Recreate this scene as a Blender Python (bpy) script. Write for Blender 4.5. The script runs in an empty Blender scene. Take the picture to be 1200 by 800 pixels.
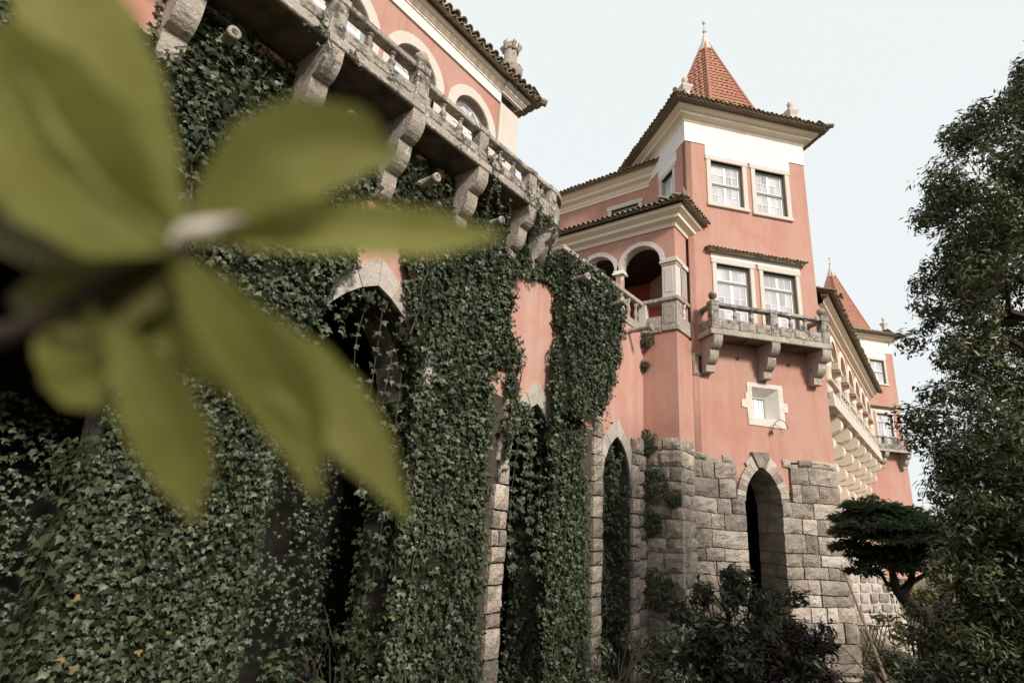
import bpy, bmesh, math, random
import numpy as np
from mathutils import Vector, Matrix, noise
from mathutils.geometry import tessellate_polygon
rng = random.Random(7)
PI = math.pi
SC = bpy.context.scene
COL = SC.collection
R = math.radians

# ------------------------------------------------------------------ camera
FPX = 655.0                                    # focal length in pixels of a 1200 px wide picture
RT = np.array([0.79113, 0.60853, 0.06171]); DN = np.array([-0.13124, 0.26732, -0.95463]); FW = np.array([-0.59740, 0.74713, 0.29135])
RT = RT/np.linalg.norm(RT); FW = FW-RT*(FW@RT); FW = FW/np.linalg.norm(FW); DN = np.cross(FW, RT)
CAM = np.array([0.0, 0.0, 5.0])
cd = bpy.data.cameras.new('camera'); cam = bpy.data.objects.new('camera', cd); COL.objects.link(cam)
cd.sensor_width = 36.0; cd.lens = 36.0*FPX/1200.0; cd.clip_start = 0.02; cd.clip_end = 2000.0
M = Matrix(((RT[0], -DN[0], -FW[0], CAM[0]), (RT[1], -DN[1], -FW[1], CAM[1]), (RT[2], -DN[2], -FW[2], CAM[2]), (0, 0, 0, 1)))
cam.matrix_world = M
cd.dof.use_dof = True; cd.dof.focus_distance = 16.0; cd.dof.aperture_fstop = 1.1
SC.camera = cam

# ------------------------------------------------------------------ light
SUN_AZ, SUN_EL = R(111), R(32)                  # compass style: from +Y towards +X
w = bpy.data.worlds.new('World'); SC.world = w; w.use_nodes = True
nt = w.node_tree; nt.nodes.clear()
wo = nt.nodes.new('ShaderNodeOutputWorld'); bg = nt.nodes.new('ShaderNodeBackground')
sky = nt.nodes.new('ShaderNodeTexSky'); sky.sky_type = 'NISHITA'; sky.sun_disc = False
sky.sun_elevation = SUN_EL; sky.sun_rotation = SUN_AZ; sky.dust_density = 4.0; sky.air_density = 1.0
mx = nt.nodes.new('ShaderNodeMix'); mx.data_type = 'RGBA'
mx.inputs[0].default_value = 0.93               # a bright, even layer of high cloud over the sky
mx.inputs[7].default_value = (5.65, 5.9, 5.9, 1)
bg.inputs[1].default_value = 0.1
nt.links.new(sky.outputs[0], mx.inputs[6]); nt.links.new(mx.outputs[2], bg.inputs[0]); nt.links.new(bg.outputs[0], wo.inputs[0])
sd = bpy.data.lights.new('sun', 'SUN'); sd.energy = 2.6; sd.angle = R(10); sd.color = (1.0, 0.93, 0.84)
sun = bpy.data.objects.new('sun', sd); COL.objects.link(sun)
sv = Vector((math.sin(SUN_AZ)*math.cos(SUN_EL), math.cos(SUN_AZ)*math.cos(SUN_EL), math.sin(SUN_EL)))
sun.rotation_euler = sv.to_track_quat('Z', 'Y').to_euler(); sun.location = (20, -10, 40)
vs = SC.view_settings; vs.view_transform = 'Standard'; vs.look = 'None'; vs.exposure = 0.7; vs.gamma = 1.0
SC.cycles.max_bounces = 6; SC.cycles.transparent_max_bounces = 6

# ------------------------------------------------------------------ geometry of the view (to measure the walls)
def ray(x, y):
    d = FW+(x-600)/FPX*RT+(y-400)/FPX*DN
    return d/np.linalg.norm(d)
def on_x(x, y, X0):                              # point of the plane X = X0 seen at a spot of the photograph
    d = ray(x, y); return CAM+d*((X0-CAM[0])/d[0])
def at_dist(x, y, D):
    d = ray(x, y); return CAM+d*(D/math.hypot(d[0], d[1]))

# ------------------------------------------------------------------ materials
def mat(name, col, rough=0.85, layers=(), bump=None, rnd=0.0, spec=0.3, tone=None, transl=None, rndcol=None, bands=None):
    m = bpy.data.materials.new(name); m.use_nodes = True
    t = m.node_tree; n = t.nodes; L = t.links
    p = n['Principled BSDF']; p.inputs['Roughness'].default_value = rough; p.inputs['Specular IOR Level'].default_value = spec
    tc = n.new('ShaderNodeTexCoord')
    def rgb(c):
        x = n.new('ShaderNodeRGB'); x.outputs[0].default_value = (*c, 1); return x.outputs[0]
    cur = rgb(col)
    oi = n.new('ShaderNodeObjectInfo')
    def mix(fac, a, b, mode='MIX'):
        x = n.new('ShaderNodeMix'); x.data_type = 'RGBA'; x.blend_type = mode
        if isinstance(fac, float): x.inputs[0].default_value = fac
        else: L.new(fac, x.inputs[0])
        L.new(a, x.inputs[6]); L.new(b, x.inputs[7]); return x.outputs[2]
    def math_(op, a, b):
        x = n.new('ShaderNodeMath'); x.operation = op
        for i, v in enumerate((a, b)):
            if isinstance(v, (int, float)): x.inputs[i].default_value = v
            else: L.new(v, x.inputs[i])
        return x.outputs[0]
    if rndcol: cur = mix(math_('MULTIPLY', oi.outputs['Random'], 1.0), cur, rgb(rndcol))
    if tone:
        at = n.new('ShaderNodeAttribute'); at.attribute_name = 'tone'
        cur = mix(at.outputs['Fac'], cur, rgb(tone))
    vec = tc.outputs['Object']
    if rnd:                                       # every object gets its own piece of the pattern and its own brightness
        va = n.new('ShaderNodeVectorMath'); va.operation = 'ADD'
        cx = n.new('ShaderNodeCombineXYZ')
        L.new(math_('MULTIPLY', oi.outputs['Random'], 37.0), cx.inputs[0]); L.new(math_('MULTIPLY', oi.outputs['Random'], 91.0), cx.inputs[1])
        L.new(vec, va.inputs[0]); L.new(cx.outputs[0], va.inputs[1]); vec = va.outputs[0]
    for (sc, c2, lo, hi, fac) in layers:
        mp = n.new('ShaderNodeMapping')
        mp.inputs['Scale'].default_value = sc if isinstance(sc, tuple) else (sc, sc, sc)
        L.new(vec, mp.inputs[0])
        nz = n.new('ShaderNodeTexNoise'); nz.inputs['Scale'].default_value = 1.0; nz.inputs['Detail'].default_value = 5; nz.inputs['Roughness'].default_value = 0.6
        L.new(mp.outputs[0], nz.inputs['Vector'])
        mr = n.new('ShaderNodeMapRange'); mr.inputs[1].default_value = lo; mr.inputs[2].default_value = hi; mr.inputs[3].default_value = 0; mr.inputs[4].default_value = fac
        L.new(nz.outputs['Fac'], mr.inputs[0])
        cur = mix(mr.outputs[0], cur, rgb(c2))
    if rnd:
        r2 = math_('FRACT', math_('MULTIPLY', oi.outputs['Random'], 7.31), 0)
        v = math_('ADD', math_('MULTIPLY', r2, 2*rnd), 1-rnd)
        hs = n.new('ShaderNodeHueSaturation'); L.new(v, hs.inputs['Value']); L.new(cur, hs.inputs['Color']); cur = hs.outputs[0]
    L.new(cur, p.inputs['Base Color'])
    if bump:
        nz = n.new('ShaderNodeTexNoise'); nz.inputs['Scale'].default_value = bump[0]; nz.inputs['Detail'].default_value = 6
        L.new(vec, nz.inputs['Vector'])
        bp = n.new('ShaderNodeBump'); bp.inputs['Strength'].default_value = bump[1]; bp.inputs['Distance'].default_value = bump[2] if len(bump) > 2 else 0.02
        L.new(nz.outputs['Fac'], bp.inputs['Height']); L.new(bp.outputs[0], p.inputs['Normal'])
    if transl:
        tr = n.new('ShaderNodeBsdfTranslucent')
        ms = n.new('ShaderNodeMixShader'); ms.inputs[0].default_value = transl
        L.new(cur, tr.inputs[0]); L.new(p.outputs[0], ms.inputs[1]); L.new(tr.outputs[0], ms.inputs[2])
        L.new(ms.outputs[0], n['Material Output'].inputs[0])
    return m

PINK = (0.47, 0.266, 0.212)
m_pink = mat('pink_plaster', PINK, 0.9, [(0.35, (0.49, 0.285, 0.225), 0.4, 0.7, 0.6), ((1.3, 1.3, 0.3), (0.42, 0.172, 0.118), 0.46, 0.72, 0.65), (5, (0.49, 0.28, 0.22), 0.5, 0.8, 0.4), ((4, 4, 0.3), (0.34, 0.175, 0.135), 0.54, 0.76, 0.5), ((11, 11, 0.2), (0.56, 0.40, 0.34), 0.60, 0.75, 0.5), (0.7, (0.42, 0.175, 0.125), 0.5, 0.62, 0.4), (30, (0.38, 0.18, 0.13), 0.6, 0.75, 0.4)], (14, 0.25))
m_pinkold = mat('faded_pink_plaster', (0.49, 0.265, 0.21), 0.9, [((2.2, 2.2, 0.3), (0.54, 0.36, 0.30), 0.42, 0.7, 0.8), (1.1, (0.5, 0.2, 0.13), 0.5, 0.75, 0.6), ((6, 6, 0.5), (0.3, 0.2, 0.16), 0.6, 0.8, 0.5)], (9, 0.4))
m_white = mat('white_plaster', (0.74, 0.715, 0.685), 0.85, [((3, 3, 0.5), (0.68, 0.64, 0.58), 0.55, 0.8, 0.5)], (20, 0.1))
m_cream = mat('bounce_warmed_cream', (0.78, 0.68, 0.55), 0.85, [((2, 2, 2), (0.74, 0.58, 0.42), 0.5, 0.75, 0.5)], (20, 0.1))  # cream, lightened and yellowed for warm light bounced from below
m_trim = mat('pale_stone_trim', (0.60, 0.545, 0.48), 0.85, [(3, (0.56, 0.49, 0.42), 0.45, 0.7, 0.6), (14, (0.42, 0.36, 0.31), 0.58, 0.75, 0.5)], (30, 0.3))
LICH = [(1.7, (0.42, 0.37, 0.31), 0.45, 0.65, 0.8), (4, (0.06, 0.052, 0.045), 0.47, 0.63, 0.9), (11, (0.60, 0.57, 0.52), 0.58, 0.66, 0.9), (26, (0.10, 0.09, 0.075), 0.56, 0.7, 0.7), (19, (0.32, 0.26, 0.13), 0.64, 0.72, 0.5)]
m_lich = mat('lichen_stone', (0.33, 0.285, 0.24), 0.9, LICH, (22, 0.7, 0.03), rnd=0.14)
m_lich2 = mat('pale_lichen_stone', (0.40, 0.345, 0.29), 0.9, [(1.3, (0.24, 0.20, 0.16), 0.45, 0.7, 0.7), (7, (0.10, 0.085, 0.07), 0.55, 0.7, 0.8), (10, (0.66, 0.62, 0.56), 0.58, 0.68, 0.8), (30, (0.2, 0.17, 0.14), 0.56, 0.7, 0.6)], (22, 0.7, 0.03), rnd=0.1)
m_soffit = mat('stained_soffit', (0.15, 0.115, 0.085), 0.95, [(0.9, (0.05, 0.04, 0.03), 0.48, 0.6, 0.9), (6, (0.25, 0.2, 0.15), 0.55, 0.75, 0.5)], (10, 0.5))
m_rock = mat('granite_block', (0.41, 0.36, 0.305), 0.92, [(1.9, (0.29, 0.245, 0.205), 0.45, 0.62, 0.8), (6, (0.44, 0.40, 0.35), 0.52, 0.66, 0.75), (24, (0.10, 0.085, 0.07), 0.52, 0.66, 0.85), (13, (0.60, 0.57, 0.52), 0.62, 0.68, 0.8), (0.9, (0.12, 0.105, 0.08), 0.49, 0.66, 0.75)], (17, 1.0, 0.06), rnd=0.32, rndcol=(0.42, 0.33, 0.265))
m_rockl = mat('pale_granite_block', (0.50, 0.44, 0.385), 0.92, [(3, (0.30, 0.26, 0.22), 0.45, 0.7, 0.6), (20, (0.16, 0.14, 0.12), 0.56, 0.7, 0.7)], (24, 0.8, 0.03), rnd=0.12)
m_lime = mat('pale_limestone', (0.66, 0.60, 0.54), 0.9, [(2.5, (0.50, 0.44, 0.38), 0.48, 0.7, 0.6), (12, (0.28, 0.23, 0.19), 0.6, 0.74, 0.7)], (22, 0.6, 0.02))
m_mortar = mat('grey_mortar', (0.36, 0.315, 0.27), 0.95, [(4, (0.15, 0.13, 0.11), 0.45, 0.7, 0.7)], (18, 0.8, 0.03))
m_darkrock = mat('dark_stone', (0.075, 0.062, 0.048), 0.95, [(2.2, (0.05, 0.042, 0.033), 0.4, 0.65, 0.8), (7, (0.15, 0.125, 0.1), 0.55, 0.75, 0.5)], (9, 0.9, 0.05))  # dark stone for the arch reveals, wall face and vent back
m_mortarw = mat('white_mortar', (0.50, 0.465, 0.43), 0.95, [(3, (0.42, 0.38, 0.34), 0.5, 0.75, 0.6)], (18, 0.6))
m_inside = mat('interior_shade_black', (0.014, 0.012, 0.008), 0.95, [(3, (0.008, 0.007, 0.005), 0.4, 0.7, 0.8)], (8, 0.5))  # near-black: the deep shade of the interiors is put into the colour
m_inpink = mat('deep_red_plaster', (0.36, 0.09, 0.06), 0.9, [(1.2, (0.28, 0.07, 0.05), 0.4, 0.7, 0.6)])
m_wood = mat('dark_boards', (0.05, 0.035, 0.025), 0.8, [((1, 9, 1), (0.02, 0.015, 0.01), 0.4, 0.6, 0.8)])
m_tile = mat('weathered_tile', (0.27, 0.215, 0.15), 0.95, [(1.7, (0.17, 0.14, 0.10), 0.42, 0.62, 0.7), (14, (0.38, 0.33, 0.26), 0.56, 0.72, 0.5), (1.2, (0.30, 0.17, 0.11), 0.6, 0.8, 0.5)], (20, 0.5, 0.015), rnd=0.15)
m_terra = mat('terracotta_tile', (0.38, 0.175, 0.115), 0.9, [(1.3, (0.34, 0.15, 0.10), 0.42, 0.68, 0.7), (5, (0.47, 0.27, 0.19), 0.5, 0.7, 0.6), (10, (0.42, 0.36, 0.29), 0.61, 0.7, 0.6), (7, (0.15, 0.08, 0.06), 0.6, 0.72, 0.6)], (18, 0.5, 0.02))
m_sash = mat('white_paint', (0.80, 0.79, 0.78), 0.5, [(9, (0.7, 0.68, 0.66), 0.5, 0.8, 0.5)])
m_frame = mat('grey_green_paint', (0.32, 0.36, 0.32), 0.55, [(6, (0.25, 0.29, 0.26), 0.5, 0.8, 0.5)])
m_pane = mat('window_glass', (0.52, 0.505, 0.53), 0.06, [((3, 3, 0.4), (0.30, 0.29, 0.31), 0.48, 0.66, 0.7)], None, rnd=0.22, spec=0.9)
m_panew = mat('curtained_glass', (0.66, 0.65, 0.65), 0.08, [((9, 9, 0.3), (0.48, 0.47, 0.48), 0.5, 0.68, 0.6)], None, rnd=0.08, spec=0.9)
m_iron = mat('rusty_iron', (0.05, 0.04, 0.033), 0.7, [(14, (0.12, 0.06, 0.035), 0.5, 0.7, 0.7)])
m_bars = mat('pale_metal', (0.50, 0.50, 0.47), 0.6)
m_ivy = mat('ivy_leaf', (0.016, 0.023, 0.010), 0.42, (), None, spec=0.32, tone=(0.098, 0.122, 0.064), transl=0.10)
m_ivydry = mat('dry_ivy_leaf', (0.16, 0.14, 0.06), 0.6, (), None, spec=0.3, tone=(0.28, 0.15, 0.06), transl=0.2)
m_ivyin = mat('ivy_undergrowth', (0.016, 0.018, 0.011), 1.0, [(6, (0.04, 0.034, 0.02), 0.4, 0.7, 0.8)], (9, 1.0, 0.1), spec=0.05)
m_twig = mat('grey_twig', (0.07, 0.052, 0.036), 0.9, (), None)
m_laurel = mat('laurel_leaf', (0.027, 0.036, 0.014), 0.38, (), None, spec=0.45, tone=(0.19, 0.19, 0.088), transl=0.12)
m_cedar = mat('conifer_needle', (0.07, 0.095, 0.05), 0.7, (), None, spec=0.2, tone=(0.15, 0.19, 0.10), transl=0.45)
m_bush = mat('bush_leaf', (0.022, 0.034, 0.018), 0.45, (), None, spec=0.4, tone=(0.16, 0.17, 0.10), transl=0.1)
m_fern = mat('wall_fern', (0.03, 0.04, 0.018), 0.6, (), None, spec=0.3, tone=(0.09, 0.105, 0.05), transl=0.15)
m_purple = mat('purple_leaf', (0.022, 0.013, 0.016), 0.5, (), None, spec=0.35, tone=(0.06, 0.034, 0.038), transl=0.1)
m_far = mat('far_leaf', (0.10, 0.105, 0.045), 0.6, (), None, spec=0.3, tone=(0.30, 0.26, 0.11), transl=0.3)
m_olive = mat('olive_leaf', (0.05, 0.055, 0.025), 0.6, (), None, spec=0.3, tone=(0.19, 0.17, 0.08), transl=0.2)
m_bark = mat('dark_bark', (0.055, 0.042, 0.032), 0.95, [((8, 8, 1.5), (0.025, 0.02, 0.015), 0.4, 0.65, 0.8)], (14, 0.8, 0.03))
m_pole = mat('weathered_pole', (0.22, 0.165, 0.11), 0.85, [((9, 9, 1), (0.2, 0.15, 0.1), 0.4, 0.7, 0.6)])
m_soil = mat('leafy_soil', (0.06, 0.05, 0.03), 1.0, [(1.2, (0.035, 0.045, 0.02), 0.4, 0.65, 0.8), (9, (0.10, 0.075, 0.045), 0.5, 0.7, 0.6)], (7, 1.0, 0.08))
m_ground = mat('earth_ground', (0.15, 0.115, 0.075), 1.0, [(0.35, (0.07, 0.07, 0.035), 0.45, 0.65, 0.8), (9, (0.09, 0.065, 0.04), 0.5, 0.7, 0.6)], (7, 1.0, 0.05))
m_fg = mat('foreground_leaf', (0.27, 0.265, 0.075), 0.6, [(18, (0.20, 0.19, 0.042), 0.4, 0.7, 0.7), ((9, 9, 30), (0.33, 0.33, 0.12), 0.5, 0.7, 0.5)], (60, 0.15, 0.002), spec=0.2, transl=0.5, rnd=0.16)
m_fgrib = mat('leaf_rib', (0.27, 0.25, 0.08), 0.9, (), None, transl=0.25)
m_fgdark = mat('shaded_leaf', (0.13, 0.12, 0.04), 0.5, [(14, (0.05, 0.05, 0.018), 0.4, 0.7, 0.7)], None, transl=0.2)  # leaf colour darkened to carry the shade at the hub of the twig
m_stalk = mat('leaf_stalk', (0.04, 0.028, 0.018), 0.7, [(30, (0.04, 0.03, 0.02), 0.4, 0.7, 0.7)])
m_bud = mat('pale_bud', (0.74, 0.68, 0.60), 0.6, [(40, (0.55, 0.36, 0.27), 0.55, 0.75, 0.6)], transl=0.2)

# ------------------------------------------------------------------ objects
def thing(name, label, cat, loc=(0, 0, 0), rotz=0.0, group=None):
    o = bpy.data.objects.new(name, None); COL.objects.link(o)
    o.location = loc; o.rotation_euler = (0, 0, rotz); o['label'] = label; o['category'] = cat
    o.empty_display_size = 0.3
    if group: o['group'] = group
    return o
def group_node(name, parent, loc=(0, 0, 0)):
    o = bpy.data.objects.new(name, None); COL.objects.link(o); o.parent = parent; o.location = loc; return o
def link(name, me, m, parent=None, loc=(0, 0, 0), smooth=False, kind=None):
    if m is not None and not me.materials: me.materials.append(m)
    if smooth: me.polygons.foreach_set('use_smooth', [True]*len(me.polygons))
    o = bpy.data.objects.new(name, me); COL.objects.link(o); o.location = loc
    if parent is not None: o.parent = parent
    if kind: o['kind'] = kind
    return o

class MB:
    def __init__(s): s.v = []; s.f = []
    def add(s, vs, fs):
        b = len(s.v); s.v += [tuple(map(float, q)) for q in vs]; s.f += [tuple(b+i for i in q) for q in fs]; return s
    def box(s, x0, x1, y0, y1, z0, z1):
        return s.add([(x0, y0, z0), (x1, y0, z0), (x1, y1, z0), (x0, y1, z0), (x0, y0, z1), (x1, y0, z1), (x1, y1, z1), (x0, y1, z1)],
                     [(0, 3, 2, 1), (4, 5, 6, 7), (0, 1, 5, 4), (1, 2, 6, 5), (2, 3, 7, 6), (3, 0, 4, 7)])
    def cbox(s, x0, x1, y0, y1, z0, z1, c=0.02):          # box with chamfered edges
        xs = (x0, x0+c, x1-c, x1); ys = (y0, y0+c, y1-c, y1); zs = (z0, z0+c, z1-c, z1)
        c8 = []
        for (i, j, k) in [(a, b, d) for a in (0, 1) for b in (0, 1) for d in (0, 1)]:
            X = (x0, x1)[i]; Y = (y0, y1)[j]; Z = (z0, z1)[k]; xi = (x0+c, x1-c)[i]; yi = (y0+c, y1-c)[j]; zi = (z0+c, z1-c)[k]
            c8 += [(X, yi, zi), (xi, Y, zi), (xi, yi, Z)]
        f = []
        I = lambda i, j, k, a: (i*4+j*2+k)*3+a
        f += [(I(0,0,0,0), I(0,0,1,0), I(0,1,1,0), I(0,1,0,0)), (I(1,0,0,0), I(1,1,0,0), I(1,1,1,0), I(1,0,1,0)),
              (I(0,0,0,1), I(1,0,0,1), I(1,0,1,1), I(0,0,1,1)), (I(0,1,0,1), I(0,1,1,1), I(1,1,1,1), I(1,1,0,1)),
              (I(0,0,0,2), I(0,1,0,2), I(1,1,0,2), I(1,0,0,2)), (I(0,0,1,2), I(1,0,1,2), I(1,1,1,2), I(0,1,1,2))]
        for i in (0, 1):
            for j in (0, 1): f.append((I(i,j,0,0), I(i,j,1,0), I(i,j,1,1), I(i,j,0,1)))
            for k in (0, 1): f.append((I(i,0,k,0), I(i,1,k,0), I(i,1,k,2), I(i,0,k,2)))
        for j in (0, 1):
            for k in (0, 1): f.append((I(0,j,k,1), I(1,j,k,1), I(1,j,k,2), I(0,j,k,2)))
        for i in (0, 1):
            for j in (0, 1):
                for k in (0, 1): f.append((I(i,j,k,0), I(i,j,k,1), I(i,j,k,2)))
        return s.add(c8, f)
    def prism(s, poly, a, b, axis='y'):                    # polygon (p, q) extruded from a to b along the axis
        n = len(poly)
        def P(p, q, t): return (p, t, q) if axis == 'y' else ((t, p, q) if axis == 'x' else (p, q, t))
        vs = [P(p, q, a) for p, q in poly]+[P(p, q, b) for p, q in poly]
        fs = [tuple(range(n)), tuple(range(2*n-1, n-1, -1))] if n <= 4 else []
        if n > 4:
            for t in tessellate_polygon([[Vector((p, q, 0)) for p, q in poly]]): fs += [tuple(t), tuple(n+i for i in reversed(t))]
        fs += [(i, n+i, n+(i+1) % n, (i+1) % n) for i in range(n)]
        return s.add(vs, fs)
    def sheet(s, outer, holes, v, depth, axis='y'):        # wall face with openings and the reveals of the openings
        loops = [outer]+list(holes); al = [p for l in loops for p in l]; n = len(al)
        P = (lambda p, q, t: (p, t, q)) if axis == 'y' else (lambda p, q, t: (t, p, q))
        fs = [tuple(t) for t in tessellate_polygon([[Vector((p, q, 0)) for p, q in l] for l in loops])]
        vs = [P(p, q, v) for p, q in al]+[P(p, q, v+depth) for p, q in al]
        o = 0
        for l in loops:
            k = len(l); fs += [(o+i, o+(i+1) % k, n+o+(i+1) % k, n+o+i) for i in range(k)]; o += k
        return s.add(vs, fs)
    def lathe(s, prof, c=(0, 0, 0), seg=10, axis='z', a0=0.0, sq=False):
        vs = []; fs = []; n = len(prof)
        for k in range(seg):
            a = a0+2*PI*k/seg
            for r, z in prof:
                x, y = r*math.cos(a), r*math.sin(a)
                q = (x, y, z) if axis == 'z' else ((z, x, y) if axis == 'x' else (x, z, y))
                vs.append((c[0]+q[0], c[1]+q[1], c[2]+q[2]))
        for k in range(seg):
            k2 = (k+1) % seg
            for i in range(n-1): fs.append((k*n+i, k2*n+i, k2*n+i+1, k*n+i+1))
        if prof[0][0] > 1e-5: fs.append(tuple(k*n for k in range(seg)))
        if prof[-1][0] > 1e-5: fs.append(tuple(k*n+n-1 for k in range(seg-1, -1, -1)))
        return s.add(vs, fs)
    def tube(s, pts, rad, seg=6):
        pts = [Vector(p) for p in pts]; n = len(pts)
        if not hasattr(rad, '__len__'): rad = [rad]*n
        vs = []; fs = []
        up = Vector((0.31, 0.17, 0.93))
        for i, p in enumerate(pts):
            d = (pts[min(i+1, n-1)]-pts[max(i-1, 0)]).normalized()
            a = d.cross(up)
            if a.length < 1e-3: a = d.cross(Vector((1, 0, 0)))
            a.normalize(); b = d.cross(a)
            for k in range(seg):
                t = 2*PI*k/seg; vs.append(p+(a*math.cos(t)+b*math.sin(t))*rad[i])
        for i in range(n-1):
            for k in range(seg): fs.append((i*seg+k, i*seg+(k+1) % seg, (i+1)*seg+(k+1) % seg, (i+1)*seg+k))
        fs.append(tuple(range(seg))); fs.append(tuple((n-1)*seg+k for k in range(seg-1, -1, -1)))
        return s.add(vs, fs)
    def mesh(s, name='m'):
        me = bpy.data.meshes.new(name); me.from_pydata(s.v, [], s.f); me.update(); return me
    def build(s, name, m, parent=None, smooth=False, kind=None, loc=(0, 0, 0)):
        return link(name, s.mesh(name), m, parent, loc, smooth, kind)

def arch_pts(cx, zs, r, n=14, pointed=0.0):              # arch line from left springing to right springing
    if not pointed: return [(cx-r*math.cos(PI*i/n), zs+r*math.sin(PI*i/n)) for i in range(n+1)]
    # two arcs whose centres lie beyond the middle: a pointed arch
    c = r*pointed; Rr = r+c; top = math.sqrt(Rr*Rr-c*c); am = math.acos(c/Rr)
    L = [(cx+c-Rr*math.cos(am*i/n), zs+Rr*math.sin(am*i/n)) for i in range(n+1)]
    Rg = [(2*cx-x, z) for x, z in reversed(L[:-1])]
    return L+Rg
def arch_hole(cx, r, z0, zs, n=14, pointed=0.0):
    return [(cx-r, z0)]+arch_pts(cx, zs, r, n, pointed)+[(cx+r, z0)]
def rect(a, b, c, d): return [(a, c), (b, c), (b, d), (a, d)]

def rough_stone(x0, x1, z0, z1, v0, v1, r, bulge=0.035, seg=None):   # quarry-faced block, outer face towards -y
    nx = max(3, min(6, int((x1-x0)/0.16)+1)); nz = max(3, min(4, int((z1-z0)/0.15)+1))
    b = MB(); vs = []; fs = []
    for j in range(nz+1):
        for i in range(nx+1):
            e = (i in (0, nx))+(j in (0, nz))
            x = x0+(x1-x0)*i/nx; z = z0+(z1-z0)*j/nz
            y = v0
            if e == 0: y -= bulge*(r.random()**1.5*1.5); x += r.uniform(-.25, .25)*(x1-x0)/nx; z += r.uniform(-.25, .25)*(z1-z0)/nz
            else:
                jx = r.uniform(0.0, 0.022); jz = r.uniform(0.0, 0.022)
                x += jx if i == 0 else (-jx if i == nx else r.uniform(-.02, .02)); z += jz if j == 0 else (-jz if j == nz else r.uniform(-.012, .012))
                y += r.uniform(0.0, 0.02)+(0.012 if e == 2 else 0)
            vs.append((x, y, z))
    vs = [(x+.035*noise.noise(Vector((x*1.3, z*1.3, 3.3))), y, z+.075*noise.noise(Vector((x*.8, z*.9, 7.7)))) for x, y, z in vs]
    W = nx+1
    for j in range(nz):
        for i in range(nx): fs.append((j*W+i, j*W+i+1, (j+1)*W+i+1, (j+1)*W+i))
    rim = [i for i in range(W)]+[j*W+nx for j in range(1, nz+1)]+[nz*W+i for i in range(nx-1, -1, -1)]+[j*W for j in range(nz-1, 0, -1)]
    n = len(vs); k = len(rim)
    for q in rim:
        x, y, z = vs[q]; vs.append((x, v1, z))
    fs += [(rim[(i+1) % k], rim[i], n+i, n+(i+1) % k) for i in range(k)]
    return b.add(vs, fs)

def corbel_profile(proj, height, lobes, tail=0.0):        # (out, z) of a lobed bracket, z down from 0
    pts = [(-0.02, 0.0), (proj, 0.0)]
    h = height/(lobes+(0.6 if tail else 0)); x = proj; z = 0.0
    dx = proj*(0.80 if not tail else 0.66)/lobes
    for i in range(lobes):
        for k in range(1, 7):
            t = PI/2*k/6
            pts.append((x-dx*(1-math.cos(t))*1.12, z-h*0.22-h*0.78*math.sin(t)))
        x -= dx; z -= h
        pts.append((x+0.01, z))
    if tail:
        pts += [(x, z-h*0.55), (x-0.04, z-h*0.6)]
        z -= h*0.6
    pts.append((-0.02, z))
    return pts

def leaf_mesh(name, P, N, S, seed, template='ivy', droop=0.8, spread=0.6, tone=None, updir=None):
    """one mesh of many small leaves: P points, N outward normals, S sizes"""
    g = np.random.RandomState(seed); n = len(P)
    P = np.asarray(P, float); N = np.asarray(N, float); S = np.asarray(S, float)
    nn = N+g.normal(0, spread*0.55, (n, 3))+np.array([0, 0, 0.35]); nn /= np.linalg.norm(nn, axis=1)[:, None]
    if updir is None: t = np.array([0, 0, -droop])+g.normal(0, spread, (n, 3))
    else: t = np.asarray(updir)+g.normal(0, spread, (n, 3))
    t -= nn*(t*nn).sum(1)[:, None]; t /= np.linalg.norm(t, axis=1)[:, None]
    b = np.cross(t, nn)
    if template == 'ivy':
        T = np.array([(0, 0, 0), (-.42, .02, -.04), (-.5, .34, -.07), (-.2, .46, 0), (0, 1, -.12), (.2, .46, 0), (.5, .34, -.07), (.42, .02, -.04), (0, .38, .05)])
        Fc = np.array([(8, 0, 1), (8, 1, 2), (8, 2, 3), (8, 3, 4), (8, 4, 5), (8, 5, 6), (8, 6, 7), (8, 7, 0)])
    elif template == 'lance':
        T = np.array([(0, 0, 0), (-.17, .35, .05), (-.13, .7, .03), (0, 1, -.1), (.13, .7, .03), (.17, .35, .05), (0, .5, -.02)])
        Fc = np.array([(6, 0, 1), (6, 1, 2), (6, 2, 3), (6, 3, 4), (6, 4, 5), (6, 5, 0)])
    else:
        T = np.array([(0, 0, 0), (-.05, .4, 0), (0, 1, -.05), (.05, .4, 0)]); Fc = np.array([(0, 1, 2), (0, 2, 3)])
    k = len(T)
    V = P[:, None, :]+S[:, None, None]*(T[None, :, 0, None]*b[:, None, :]+T[None, :, 1, None]*t[:, None, :]+T[None, :, 2, None]*nn[:, None, :])
    Fa = (Fc[None]+(np.arange(n)*k)[:, None, None]).reshape(-1, 3)
    me = bpy.data.meshes.new(name); me.vertices.add(n*k); me.vertices.foreach_set('co', V.reshape(-1).astype(np.float32))
    me.loops.add(Fa.size); me.loops.foreach_set('vertex_index', Fa.reshape(-1).astype(np.int32))
    me.polygons.add(len(Fa)); me.polygons.foreach_set('loop_start', np.arange(0, Fa.size, 3, dtype=np.int32))
    if tone is None: tone = g.rand(n)**1.6
    a = me.attributes.new('tone', 'FLOAT', 'POINT'); a.data.foreach_set('value', np.repeat(tone, k).astype(np.float32))
    me.update(calc_edges=True); me.validate()
    return me

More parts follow.
